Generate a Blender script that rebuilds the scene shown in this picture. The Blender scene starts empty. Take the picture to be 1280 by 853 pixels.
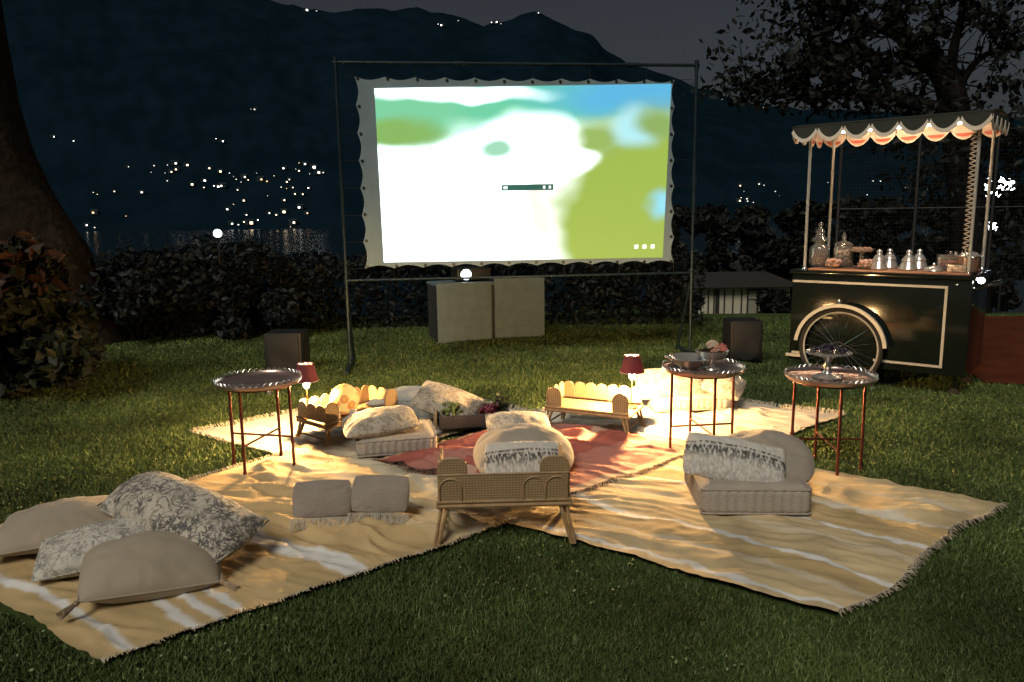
import bpy, bmesh, math, random
import numpy as np
from mathutils import Vector, Matrix
random.seed(7); RNG = np.random.default_rng(7)
SC = bpy.context.scene
COL = SC.collection
R = math.radians

# ------------------------------------------------------------------ camera
F, PITCH, ROLL, CAMH = 950.0, R(9.35), R(-0.8), 1.6
fw = np.array([0, math.cos(PITCH), -math.sin(PITCH)])
up0 = np.array([0, math.sin(PITCH), math.cos(PITCH)]); rt0 = np.array([1., 0, 0])
rt = math.cos(ROLL)*rt0 + math.sin(ROLL)*up0
up = -math.sin(ROLL)*rt0 + math.cos(ROLL)*up0
cd = bpy.data.cameras.new('camera'); cam = bpy.data.objects.new('camera', cd); COL.objects.link(cam)
cd.sensor_width = 36; cd.lens = F/1280*36; cd.clip_start = 0.05; cd.clip_end = 9000
mw = Matrix.Identity(4)
for i in range(3):
    mw[i][0] = rt[i]; mw[i][1] = up[i]; mw[i][2] = -fw[i]
mw[2][3] = CAMH
cam.matrix_world = mw
SC.camera = cam
# ------------------------------------------------------------------ night sky, one soft sun lamp, exposure
SUN_EL, SUN_DIR = R(46), Vector((0.5, 1.0, 0)).normalized()
W = bpy.data.worlds.new('World'); SC.world = W; W.use_nodes = True
nt = W.node_tree; bg = nt.nodes['Background']
sky = nt.nodes.new('ShaderNodeTexSky'); sky.sky_type = 'NISHITA'; sky.sun_disc = False
sky.sun_elevation = SUN_EL; sky.sun_rotation = math.atan2(-SUN_DIR.x, -SUN_DIR.y)
sky.dust_density = 3.5; sky.ozone_density = 1.0
hs = nt.nodes.new('ShaderNodeHueSaturation'); hs.inputs['Saturation'].default_value = .55
nt.links.new(sky.outputs[0], hs.inputs['Color']); nt.links.new(hs.outputs[0], bg.inputs[0]); bg.inputs[1].default_value = 0.0105
sd = bpy.data.lights.new('sun', 'SUN'); so = bpy.data.objects.new('sun', sd); COL.objects.link(so)
sd.energy = 1.75; sd.angle = R(22); sd.color = (1.0, 0.93, 0.80)
ld = Vector((SUN_DIR.x*math.cos(SUN_EL), SUN_DIR.y*math.cos(SUN_EL), -math.sin(SUN_EL)))
so.rotation_euler = ld.to_track_quat('-Z', 'Y').to_euler(); so.location = (0, -5, 12)
vs = SC.view_settings
vs.view_transform = 'Standard'; vs.look = 'None'; vs.gamma = 1; vs.exposure = 0; vs.use_curve_mapping = False
SC.render.engine = 'CYCLES'
cy = SC.cycles
cy.use_denoising = True
try: cy.denoiser = 'OPENIMAGEDENOISE'
except Exception: pass
cy.sample_clamp_indirect = 4; cy.sample_clamp_direct = 0
cy.max_bounces = 7; cy.diffuse_bounces = 3; cy.glossy_bounces = 3; cy.transmission_bounces = 6; cy.transparent_max_bounces = 16
cy.caustics_reflective = False; cy.caustics_refractive = False

# ------------------------------------------------------------------ pixel -> direction helpers
def ray(px, py): return fw*F + rt*(px-640) + up*(426.5-py)
def G(px, py, z=0.0):
    d = ray(px, py); t = (z-CAMH)/d[2]; return Vector((d[0]*t, d[1]*t, z))
def AT(px, py, Y):
    d = ray(px, py); t = Y/d[1]; return Vector((d[0]*t, Y, CAMH+d[2]*t))
def sstep(x): x = np.clip(x, 0, 1); return x*x*(3-2*x)
_T = RNG.random((256, 256))
def vn(x, y, s=0):
    x = np.asarray(x, float)+s*17.31; y = np.asarray(y, float)+s*9.77
    i = np.floor(x).astype(int); j = np.floor(y).astype(int); u = x-i; v = y-j
    u = u*u*(3-2*u); v = v*v*(3-2*v)
    a = _T[i & 255, j & 255]; b = _T[(i+1) & 255, j & 255]; c = _T[i & 255, (j+1) & 255]; d = _T[(i+1) & 255, (j+1) & 255]
    return (a*(1-u)+b*u)*(1-v)+(c*(1-u)+d*u)*v
def fbm(x, y, s=0, o=4):
    t = 0; a = .5; n = 0
    for k in range(o):
        t = t+a*vn(np.asarray(x)*2**k, np.asarray(y)*2**k, s+k*3); n += a; a *= .5
    return t/n
def lawn_z(x, y):
    x = np.asarray(x, float); y = np.asarray(y, float)
    z = -0.09*sstep((x-2.3)/1.0)*sstep((y-5.8)/1.2) + 0.02*(fbm(x*.5, y*.5, 5)-.5)
    e = 11.9+0.25*np.sin(x*.6)
    z = z - 0.14*np.maximum(0, y-e)*sstep((y-e)/3)
    return z

# ------------------------------------------------------------------ materials
MATS = {}
def newmat(name):
    m = bpy.data.materials.new(name); m.use_nodes = True
    return m, m.node_tree.nodes, m.node_tree.links, m.node_tree.nodes['Principled BSDF']
def c4(c): return (c[0], c[1], c[2], 1)
def mat(name, col, col2=None, rough=.6, metal=0., scale=12., bump=0., bscale=60., em=None, es=0., trans=0., spec=.5, sheen=0., subs=0.):
    if name in MATS: return MATS[name]
    m, N, L, b = newmat(name)
    tc = N.new('ShaderNodeTexCoord')
    if col2 is None: col2 = tuple(c*.72 for c in col)
    nz = N.new('ShaderNodeTexNoise'); nz.inputs['Scale'].default_value = scale; nz.inputs['Detail'].default_value = 5
    L.new(tc.outputs['Object'], nz.inputs['Vector'])
    mx = N.new('ShaderNodeMix'); mx.data_type = 'RGBA'; mx.inputs['A'].default_value = c4(col); mx.inputs['B'].default_value = c4(col2)
    mr = N.new('ShaderNodeMapRange'); mr.inputs['From Min'].default_value = .35; mr.inputs['From Max'].default_value = .68
    L.new(nz.outputs['Fac'], mr.inputs['Value']); L.new(mr.outputs['Result'], mx.inputs['Factor'])
    L.new(mx.outputs['Result'], b.inputs['Base Color'])
    b.inputs['Roughness'].default_value = rough; b.inputs['Metallic'].default_value = metal
    b.inputs['Specular IOR Level'].default_value = spec
    if sheen: b.inputs['Sheen Weight'].default_value = sheen
    if trans: b.inputs['Transmission Weight'].default_value = trans; b.inputs['IOR'].default_value = 1.45
    if em: b.inputs['Emission Color'].default_value = c4(em); b.inputs['Emission Strength'].default_value = es
    if bump:
        n2 = N.new('ShaderNodeTexNoise'); n2.inputs['Scale'].default_value = bscale; n2.inputs['Detail'].default_value = 3
        L.new(tc.outputs['Object'], n2.inputs['Vector'])
        bp = N.new('ShaderNodeBump'); bp.inputs['Strength'].default_value = bump; bp.inputs['Distance'].default_value = .02
        L.new(n2.outputs['Fac'], bp.inputs['Height']); L.new(bp.outputs['Normal'], b.inputs['Normal'])
    MATS[name] = m
    return m
def weave_mat(name, col, dark, scale=21):
    m, N, L, b = newmat(name)
    tc = N.new('ShaderNodeTexCoord')
    ws = []
    for ax in ('X', 'Z', 'Y'):
        w = N.new('ShaderNodeTexWave'); w.bands_direction = ax; w.inputs['Scale'].default_value = scale if ax != 'Z' else scale*1.2
        w.inputs['Distortion'].default_value = .8; w.inputs['Detail'].default_value = 1; L.new(tc.outputs['Object'], w.inputs['Vector']); ws.append(w)
    a = N.new('ShaderNodeMath'); a.operation = 'MULTIPLY'; L.new(ws[0].outputs['Fac'], a.inputs[0]); L.new(ws[1].outputs['Fac'], a.inputs[1])
    a2 = N.new('ShaderNodeMath'); a2.operation = 'MAXIMUM'; L.new(a.outputs[0], a2.inputs[0])
    a3 = N.new('ShaderNodeMath'); a3.operation = 'MULTIPLY'; L.new(ws[2].outputs['Fac'], a3.inputs[0]); a3.inputs[1].default_value = .45; L.new(a3.outputs[0], a2.inputs[1])
    nz = N.new('ShaderNodeTexNoise'); nz.inputs['Scale'].default_value = 14; L.new(tc.outputs['Object'], nz.inputs['Vector'])
    ad = N.new('ShaderNodeMath'); ad.operation = 'MULTIPLY_ADD'; L.new(nz.outputs['Fac'], ad.inputs[0]); ad.inputs[1].default_value = .5; L.new(a2.outputs[0], ad.inputs[2])
    mx = N.new('ShaderNodeMix'); mx.data_type = 'RGBA'; mx.inputs['A'].default_value = c4(dark); mx.inputs['B'].default_value = c4(col)
    L.new(ad.outputs[0], mx.inputs['Factor']); L.new(mx.outputs['Result'], b.inputs['Base Color'])
    bp = N.new('ShaderNodeBump'); bp.inputs['Strength'].default_value = .6; bp.inputs['Distance'].default_value = .004
    L.new(a2.outputs[0], bp.inputs['Height']); L.new(bp.outputs['Normal'], b.inputs['Normal'])
    b.inputs['Roughness'].default_value = .65
    return m
def toile_mat(name, base, ink, scale=7., amount=.5, blur=.05):
    m, N, L, b = newmat(name)
    tc = N.new('ShaderNodeTexCoord')
    outs = []
    for sc_, w_, di in ((scale, .022, 1.6), (scale*3.2, .085, .8)):
        nz = N.new('ShaderNodeTexNoise'); nz.inputs['Scale'].default_value = sc_; nz.inputs['Detail'].default_value = 4; nz.inputs['Distortion'].default_value = di
        L.new(tc.outputs['Object'], nz.inputs['Vector'])
        s = N.new('ShaderNodeMath'); s.operation = 'SUBTRACT'; s.inputs[1].default_value = .5; L.new(nz.outputs['Fac'], s.inputs[0])
        ab = N.new('ShaderNodeMath'); ab.operation = 'ABSOLUTE'; L.new(s.outputs[0], ab.inputs[0])
        mr = N.new('ShaderNodeMapRange'); mr.inputs['From Min'].default_value = w_*.3; mr.inputs['From Max'].default_value = w_+blur*.3
        mr.inputs['To Min'].default_value = 1; mr.inputs['To Max'].default_value = 0; L.new(ab.outputs[0], mr.inputs['Value']); outs.append(mr)
    n3 = N.new('ShaderNodeTexNoise'); n3.inputs['Scale'].default_value = scale*.8; L.new(tc.outputs['Object'], n3.inputs['Vector'])
    m3 = N.new('ShaderNodeMapRange'); m3.inputs['From Min'].default_value = .42; m3.inputs['From Max'].default_value = .6; L.new(n3.outputs['Fac'], m3.inputs['Value'])
    ml = N.new('ShaderNodeMath'); ml.operation = 'MULTIPLY'; L.new(outs[1].outputs['Result'], ml.inputs[0]); L.new(m3.outputs['Result'], ml.inputs[1])
    mxx = N.new('ShaderNodeMath'); mxx.operation = 'MAXIMUM'; L.new(outs[0].outputs['Result'], mxx.inputs[0]); L.new(ml.outputs[0], mxx.inputs[1])
    am = N.new('ShaderNodeMath'); am.operation = 'MULTIPLY'; am.inputs[1].default_value = amount; L.new(mxx.outputs[0], am.inputs[0])
    mx = N.new('ShaderNodeMix'); mx.data_type = 'RGBA'; mx.inputs['A'].default_value = c4(base); mx.inputs['B'].default_value = c4(ink)
    L.new(am.outputs[0], mx.inputs['Factor']); L.new(mx.outputs['Result'], b.inputs['Base Color'])
    b.inputs['Roughness'].default_value = .85; b.inputs['Sheen Weight'].default_value = .1
    n4 = N.new('ShaderNodeTexNoise'); n4.inputs['Scale'].default_value = 9; n4.inputs['Detail'].default_value = 3; L.new(tc.outputs['Object'], n4.inputs['Vector'])
    bp = N.new('ShaderNodeBump'); bp.inputs['Strength'].default_value = .35; bp.inputs['Distance'].default_value = .03
    L.new(n4.outputs['Fac'], bp.inputs['Height']); L.new(bp.outputs['Normal'], b.inputs['Normal'])
    return m
def stripe_mat(name, stops, wob=.012, noise_amt=.12):
    """woven cloth with bands across UV x; stops = [(pos, rgb), ...] constant steps"""
    m, N, L, b = newmat(name)
    uv = N.new('ShaderNodeUVMap'); uv.uv_map = 'UVMap'
    tc = N.new('ShaderNodeTexCoord')
    sp = N.new('ShaderNodeSeparateXYZ'); L.new(uv.outputs[0], sp.inputs[0])
    nz = N.new('ShaderNodeTexNoise'); nz.inputs['Scale'].default_value = 7; L.new(tc.outputs['Object'], nz.inputs['Vector'])
    ma = N.new('ShaderNodeMath'); ma.operation = 'MULTIPLY_ADD'; L.new(nz.outputs['Fac'], ma.inputs[0]); ma.inputs[1].default_value = wob; L.new(sp.outputs[0], ma.inputs[2])
    cr = N.new('ShaderNodeValToRGB'); cr.color_ramp.interpolation = 'LINEAR'
    el = cr.color_ramp.elements
    pts = []
    for k, (p, c) in enumerate(stops):
        if k: pts.append((p-.004, stops[k-1][1]))
        pts.append((p+.004, c))
    while len(el) > 1: el.remove(el[-1])
    el[0].position = pts[0][0]; el[0].color = c4(pts[0][1])
    for p, c in pts[1:]:
        e = el.new(p); e.color = c4(c)
    L.new(ma.outputs[0], cr.inputs[0])
    n2 = N.new('ShaderNodeTexNoise'); n2.inputs['Scale'].default_value = 3.5; n2.inputs['Detail'].default_value = 6; L.new(tc.outputs['Object'], n2.inputs['Vector'])
    mr = N.new('ShaderNodeMapRange'); mr.inputs['From Min'].default_value = .3; mr.inputs['From Max'].default_value = .7; mr.inputs['To Min'].default_value = 1-noise_amt*1.6; mr.inputs['To Max'].default_value = 1+noise_amt*.5
    L.new(n2.outputs['Fac'], mr.inputs['Value'])
    mx = N.new('ShaderNodeMix'); mx.data_type = 'RGBA'; mx.blend_type = 'MULTIPLY'; mx.inputs['Factor'].default_value = 1
    L.new(cr.outputs[0], mx.inputs['A']); L.new(mr.outputs['Result'], mx.inputs['B']); L.new(mx.outputs['Result'], b.inputs['Base Color'])
    b.inputs['Roughness'].default_value = .9; b.inputs['Specular IOR Level'].default_value = .2
    n3 = N.new('ShaderNodeTexNoise'); n3.inputs['Scale'].default_value = 160; L.new(tc.outputs['Object'], n3.inputs['Vector'])
    bp = N.new('ShaderNodeBump'); bp.inputs['Strength'].default_value = .35; bp.inputs['Distance'].default_value = .006
    L.new(n3.outputs['Fac'], bp.inputs['Height']); L.new(bp.outputs['Normal'], b.inputs['Normal'])
    return m
def emit_mat(name, col, s):
    if name in MATS: return MATS[name]
    m, N, L, b = newmat(name)
    b.inputs['Base Color'].default_value = c4(col); b.inputs['Emission Color'].default_value = c4(col); b.inputs['Emission Strength'].default_value = s
    MATS[name] = m
    return m

# ------------------------------------------------------------------ object helpers
def tag(o, label=None, cat=None, group=None, kind=None):
    if label: o['label'] = label
    if cat: o['category'] = cat
    if group: o['group'] = group
    if kind: o['kind'] = kind
    return o
def thing(name, label, cat, loc=(0, 0, 0), rz=0, group=None):
    o = bpy.data.objects.new(name, None); COL.objects.link(o); o.empty_display_size = .1
    o.location = loc; o.rotation_euler = (0, 0, rz)
    return tag(o, label, cat, group)
def np_obj(name, V, Fc, m, parent=None, smooth=False, uv=None, kind=None):
    V = np.ascontiguousarray(V, dtype=np.float32); Fc = np.ascontiguousarray(Fc, dtype=np.int32); k = Fc.shape[1]
    me = bpy.data.meshes.new(name)
    me.vertices.add(len(V)); me.vertices.foreach_set('co', V.ravel())
    me.loops.add(Fc.size); me.loops.foreach_set('vertex_index', Fc.ravel())
    me.polygons.add(len(Fc)); me.polygons.foreach_set('loop_start', np.arange(0, Fc.size, k, dtype=np.int32))
    if uv is not None:
        l = me.uv_layers.new(name='UVMap'); l.data.foreach_set('uv', np.ascontiguousarray(np.asarray(uv, dtype=np.float32)[Fc.ravel()]).ravel())
    me.update(calc_edges=True); me.validate()
    if smooth: me.polygons.foreach_set('use_smooth', np.ones(len(Fc), dtype=bool))
    me.materials.append(m)
    o = bpy.data.objects.new(name, me); COL.objects.link(o); o.parent = parent
    if kind: o['kind'] = kind
    return o
class MB:
    def __init__(s): s.v = []; s.f = []
    def add(s, vs, fs, M=None):
        n = len(s.v)
        s.v += [tuple(M @ Vector(p)) if M else tuple(p) for p in vs]
        s.f += [tuple(i+n for i in f) for f in fs]
        return s
    def box(s, c, d, M=None, bev=0.0):
        x, y, z = d[0]/2, d[1]/2, d[2]/2
        if bev <= 0:
            vs = [(c[0]+a*x, c[1]+b*y, c[2]+e*z) for e in (-1, 1) for a, b in ((-1, -1), (1, -1), (1, 1), (-1, 1))]
            return s.add(vs, [(3, 2, 1, 0), (4, 5, 6, 7), (0, 1, 5, 4), (1, 2, 6, 5), (2, 3, 7, 6), (3, 0, 4, 7)], M)
        bm = bmesh.new(); bmesh.ops.create_cube(bm, size=1)
        for v in bm.verts: v.co = Vector((v.co.x*d[0], v.co.y*d[1], v.co.z*d[2]))
        bmesh.ops.bevel(bm, geom=bm.edges[:], offset=bev, segments=2, profile=.6, affect='EDGES')
        vs = [(v.co.x+c[0], v.co.y+c[1], v.co.z+c[2]) for v in bm.verts]; bm.verts.index_update()
        fs = [tuple(v.index for v in f.verts) for f in bm.faces]; bm.free()
        return s.add(vs, fs, M)
    def tube(s, pts, r, n=8, M=None, cap=True, closed=False):
        pts = [Vector(p) for p in pts]; K = len(pts)
        rs = r if isinstance(r, (list, tuple)) else [r]*K
        vs = []; prev = None
        for i, p in enumerate(pts):
            a = pts[i-1] if (i > 0 or closed) else p; b = pts[(i+1) % K] if (i < K-1 or closed) else p
            t = (b-a)
            if t.length < 1e-9: t = Vector((0, 0, 1))
            t.normalize()
            if prev is None:
                q = Vector((0, 0, 1)) if abs(t.z) < .9 else Vector((1, 0, 0)); x = t.cross(q).normalized()
            else:
                x = prev - t*prev.dot(t)
                x = x.normalized() if x.length > 1e-6 else t.orthogonal().normalized()
            y = t.cross(x); prev = x
            vs += [p+(x*math.cos(2*math.pi*k/n)+y*math.sin(2*math.pi*k/n))*rs[i] for k in range(n)]
        fs = []
        for i in range(K if closed else K-1):
            j = (i+1) % K
            for k in range(n):
                k2 = (k+1) % n; fs.append((i*n+k, i*n+k2, j*n+k2, j*n+k))
        if cap and not closed:
            fs.append(tuple(reversed(range(n)))); fs.append(tuple((K-1)*n+k for k in range(n)))
        return s.add(vs, fs, M)
    def lathe(s, prof, n=24, M=None):
        vs = []; fs = []
        for r, z in prof: vs += [(r*math.cos(2*math.pi*k/n), r*math.sin(2*math.pi*k/n), z) for k in range(n)]
        for i in range(len(prof)-1):
            for k in range(n):
                k2 = (k+1) % n; fs.append((i*n+k, i*n+k2, (i+1)*n+k2, (i+1)*n+k))
        return s.add(vs, fs, M)
    def ball(s, c, r, M=None, n=12, m=8):
        rr = r if isinstance(r, (tuple, list)) else (r, r, r)
        vs = [(c[0], c[1], c[2]-rr[2])]
        for i in range(1, m):
            a = math.pi*i/m
            vs += [(c[0]+rr[0]*math.sin(a)*math.cos(2*math.pi*k/n), c[1]+rr[1]*math.sin(a)*math.sin(2*math.pi*k/n), c[2]-rr[2]*math.cos(a)) for k in range(n)]
        vs.append((c[0], c[1], c[2]+rr[2])); e = len(vs)-1
        fs = [(0, 1+(k+1) % n, 1+k) for k in range(n)]
        for i in range(m-2):
            for k in range(n): fs.append((1+i*n+k, 1+i*n+(k+1) % n, 1+(i+1)*n+(k+1) % n, 1+(i+1)*n+k))
        fs += [(e, 1+(m-2)*n+k, 1+(m-2)*n+(k+1) % n) for k in range(n)]
        return s.add(vs, fs, M)
    def plate(s, outline, t, M=None):
        """outline in xz, extruded in y by t (from 0 to t)"""
        n = len(outline)
        vs = [(x, 0, z) for x, z in outline]+[(x, t, z) for x, z in outline]
        fs = [tuple(range(n)), tuple(reversed(range(n, 2*n)))]+[(i, i+n, (i+1) % n+n, (i+1) % n) for i in range(n)]
        return s.add(vs, fs, M)
    def build(s, name, m, parent=None, smooth=True, ang=38, kind=None):
        me = bpy.data.meshes.new(name); me.from_pydata(s.v, [], s.f); me.update()
        bm = bmesh.new(); bm.from_mesh(me); bmesh.ops.recalc_face_normals(bm, faces=bm.faces[:]); bm.to_mesh(me); bm.free()
        if smooth:
            me.polygons.foreach_set('use_smooth', np.ones(len(me.polygons), dtype=bool)); me.set_sharp_from_angle(angle=R(ang))
        me.materials.append(m)
        o = bpy.data.objects.new(name, me); COL.objects.link(o); o.parent = parent
        if kind: o['kind'] = kind
        return o
def link_copy(o, parent=None):
    c = o.copy(); COL.objects.link(c); c.parent = parent
    for ch in list(o.children): link_copy(ch, c)
    return c
def T(x, y, z): return Matrix.Translation((x, y, z))
def RX(a): return Matrix.Rotation(a, 4, 'X')
def RY(a): return Matrix.Rotation(a, 4, 'Y')
def RZ(a): return Matrix.Rotation(a, 4, 'Z')
def board(w, h, r):
    q = [(-w/2, 0), (w/2, 0)]
    q += [(w/2-r+r*math.cos(a), h-r+r*math.sin(a)) for a in np.linspace(0, math.pi/2, 6)]
    return q+[(-w/2+r+r*math.cos(a), h-r+r*math.sin(a)) for a in np.linspace(math.pi/2, math.pi, 6)]
def arch(w, h, n=10, x0=0., z0=0.):
    """rounded-top board outline"""
    r = w/2; b = max(h-r, 0.001)
    return [(x0-r, z0), (x0+r, z0), (x0+r, z0+b)]+[(x0+r*math.cos(math.pi*k/n), z0+b+r*math.sin(math.pi*k/n)) for k in range(1, n)]+[(x0-r, z0+b)]

# ================================================================== SETTING: lawn, terrain, lake, hills
def blend_axis(a, b, fine0, fine1, fs, cs):
    xs = list(np.arange(a, fine0, cs))+list(np.arange(fine0, fine1, fs))+list(np.arange(fine1, b+cs, cs)); return np.array(xs)
def grid_mesh(name, X, Y, Z, m, kind='structure', uv=None, parent=None):
    ny, nx = X.shape
    V = np.stack([X.ravel(), Y.ravel(), Z.ravel()], 1)
    i = np.arange((ny-1)*(nx-1)); r_ = i//(nx-1); c_ = i % (nx-1); a = r_*nx+c_
    return np_obj(name, V, np.stack([a, a+1, a+nx+1, a+nx], 1), m, parent, True, uv, kind)
LAWN = mat('lawn_soil', (.046, .072, .020), (.062, .09, .028), rough=.95, scale=6, bump=.6, bscale=90, spec=.1)
gx = blend_axis(-90, 90, -9, 9, .15, 5); gy = blend_axis(-18, 110, 0, 16, .15, 4)
X, Y = np.meshgrid(gx, gy)
grid_mesh('lawn', X, Y, lawn_z(X, Y), LAWN)
LAKE_Z = -12.0
m, N, L, b = newmat('lake_water')
b.inputs['Base Color'].default_value = (.004, .010, .016, 1); b.inputs['Roughness'].default_value = .2; b.inputs['IOR'].default_value = 1.33
tc = N.new('ShaderNodeTexCoord'); mp = N.new('ShaderNodeMapping'); mp.inputs['Scale'].default_value = (1, .25, 1); L.new(tc.outputs['Object'], mp.inputs['Vector'])
nz = N.new('ShaderNodeTexNoise'); nz.inputs['Scale'].default_value = .35; nz.inputs['Detail'].default_value = 4; L.new(mp.outputs[0], nz.inputs['Vector'])
bp = N.new('ShaderNodeBump'); bp.inputs['Strength'].default_value = .12; bp.inputs['Distance'].default_value = .5; L.new(nz.outputs['Fac'], bp.inputs['Height']); L.new(bp.outputs['Normal'], b.inputs['Normal'])
X, Y = np.meshgrid(np.linspace(-2200, 2200, 30), np.linspace(60, 1400, 20))
grid_mesh('lake', X, Y, X*0+LAKE_Z, m)
CREST = [(-300, -120), (-100, -90), (0, -70), (150, -45), (280, -18), (340, -2), (375, 10), (420, 13), (455, 8), (520, 9), (556, 13), (590, 27), (604, 32), (630, 26), (652, 18), (670, 15), (688, 22), (705, 32), (728, 37), (745, 50), (765, 68), (786, 81), (812, 86), (835, 93), (860, 104), (885, 112), (930, 124), (985, 132), (1100, 138), (1280, 146), (1500, 160)]
_k = []; _e = []
for p in CREST:
    d = ray(*p); _k.append(d[0]/d[1]); _e.append(d[2]/d[1])
YS, YC = 1100.0, 2400.0
def hill_z(k, Y):
    k = np.asarray(k, float); Y = np.asarray(Y, float)
    cz = np.interp(k, _k, _e)*YC; t = (Y-YS)/(YC-YS)
    n = (fbm(k*9, Y*.004, 11)-.5)*120*np.clip(t, 0, 1)*np.clip(1.15-t, 0, 1) + (fbm(k*60, Y*.02, 31, 3)-.5)*20*np.clip(t*4, 0, 1)
    return LAKE_Z-2 + (cz-LAKE_Z)*np.sign(t)*np.abs(t)**1.08*(t > 0) + n*(t > 0) + t*20*(t < 0)
HILL = mat('hill_forest', (.0034, .0108, .0178), (.0056, .0155, .0245), rough=1, scale=.01, spec=0)
ks = np.linspace(-1.15, 1.15, 420); ts = np.concatenate([np.linspace(1060, 2400, 60), [2500, 2800]])
K, Yh = np.meshgrid(ks, ts)
Z = hill_z(K, np.minimum(Yh, YC)); Z[Yh > YC] -= (Yh[Yh > YC]-YC)*.9
grid_mesh('hills', K*Yh, Yh, Z, HILL)
# clay tennis court beside the lawn
CLAY = mat('clay', (.10, .026, .011), (.065, .017, .008), rough=.95, scale=3, bump=.4, bscale=40, spec=.1)
cx = np.linspace(0, 1, 30); Xc, Yc = np.meshgrid(cx, cx)
CL = [(4.62, 7.25), (8.6, 5.7), (13.5, 11.9), (5.6, 11.9)]
def bil(c, u, v, i): return (c[0][i]*(1-u)+c[1][i]*u)*(1-v)+(c[3][i]*(1-u)+c[2][i]*u)*v
Xq = bil(CL, Xc, Yc, 0); Yq = bil(CL, Xc, Yc, 1)
grid_mesh('clay_court', Xq, Yq, lawn_z(Xq, Yq)+.02, CLAY)

def in_poly(x, y, P):
    r_ = np.zeros(x.shape, bool); n = len(P)
    for i in range(n):
        x1, y1 = P[i]; x2, y2 = P[(i+1) % n]
        c = ((y1 > y) != (y2 > y)) & (x < (x2-x1)*(y-y1)/((y2-y1) if y2 != y1 else 1e-9)+x1); r_ ^= c
    return r_
BL = dict(  # blanket corners on the ground
    A=[(-2.95, 3.45), (-1.53, 2.56), (.12, 3.88), (-1.28, 5.25)],
    B=[(-.12, 3.84), (1.26, 2.79), (2.60, 3.88), (1.12, 5.12)],
    C=[(-2.41, 5.58), (-1.25, 4.70), (.25, 5.95), (-1.05, 6.90)],
    D=[(0.0, 5.85), (1.25, 4.62), (2.60, 5.80), (1.30, 6.85)],
    E=[(-.88, 4.72), (.32, 4.12), (1.32, 4.92), (.12, 5.72)])
# ------------------------------------------------------------------ grass blades (one mass)
def grass(n, d0, d1, seed, wmul):
    g = np.random.default_rng(seed)
    t = g.random(n); y = d0*(d1/d0)**t
    x = (g.random(n)*2-1)*(y*.74+.9)
    k = np.ones(n, bool)
    for P in list(BL.values())+[CL]: k &= ~in_poly(x, y, P)
    x = x[k]; y = y[k]; n = len(x); z = lawn_z(x, y)
    d = np.hypot(x, y)
    hgt = (.012+.021*g.random(n))*(.35+1.3*fbm(x*2.6, y*2.6, 40))
    wd = (.0016+.0016*g.random(n))*np.maximum(1, d/3.2)*wmul
    a = g.random(n)*2*np.pi; la = g.random(n)*2*np.pi; ln = hgt*(.25+.7*g.random(n))
    dx = np.cos(a)*wd; dy = np.sin(a)*wd; lx = np.cos(la)*ln; ly = np.sin(la)*ln
    V = np.empty((n, 5, 3))
    V[:, 0] = np.stack([x-dx, y-dy, z-.004], 1); V[:, 1] = np.stack([x+dx, y+dy, z-.004], 1)
    V[:, 2] = np.stack([x+dx*.8+lx*.35, y+dy*.8+ly*.35, z+hgt*.62], 1); V[:, 3] = np.stack([x-dx*.8+lx*.35, y-dy*.8+ly*.35, z+hgt*.62], 1)
    V[:, 4] = np.stack([x+lx, y+ly, z+hgt], 1)
    i = np.arange(n)[:, None]*5
    Fc = np.concatenate([i+[0, 1, 2], i+[0, 2, 3], i+[3, 2, 4]], 0)
    return V.reshape(-1, 3), Fc
m, N, L, b = newmat('grass_blades')
geo = N.new('ShaderNodeNewGeometry')
cr = N.new('ShaderNodeValToRGB'); el = cr.color_ramp.elements
el[0].color = (.056, .088, .024, 1); el[1].color = (.20, .23, .095, 1); el[0].position = .1; e = el.new(.82); e.color = (.088, .130, .036, 1)
L.new(geo.outputs['Random Per Island'], cr.inputs[0])
tc = N.new('ShaderNodeTexCoord'); nz = N.new('ShaderNodeTexNoise'); nz.inputs['Scale'].default_value = 1.3; nz.inputs['Detail'].default_value = 4; L.new(tc.outputs['Object'], nz.inputs['Vector'])
mr = N.new('ShaderNodeMapRange'); mr.inputs['From Min'].default_value = .3; mr.inputs['From Max'].default_value = .7; mr.inputs['To Min'].default_value = .5; mr.inputs['To Max'].default_value = 1.4; L.new(nz.outputs['Fac'], mr.inputs['Value'])
mx = N.new('ShaderNodeMix'); mx.data_type = 'RGBA'; mx.blend_type = 'MULTIPLY'; mx.inputs['Factor'].default_value = 1; L.new(cr.outputs[0], mx.inputs['A']); L.new(mr.outputs['Result'], mx.inputs['B'])
L.new(mx.outputs['Result'], b.inputs['Base Color']); b.inputs['Roughness'].default_value = .7; b.inputs['Specular IOR Level'].default_value = .25
GR = m
V, Fc = grass(620000, 2.0, 12.2, 3, .9)
tag(np_obj('grass', V, Fc, GR, kind='stuff'), 'short mown green grass blades of the lawn', 'grass')

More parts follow.
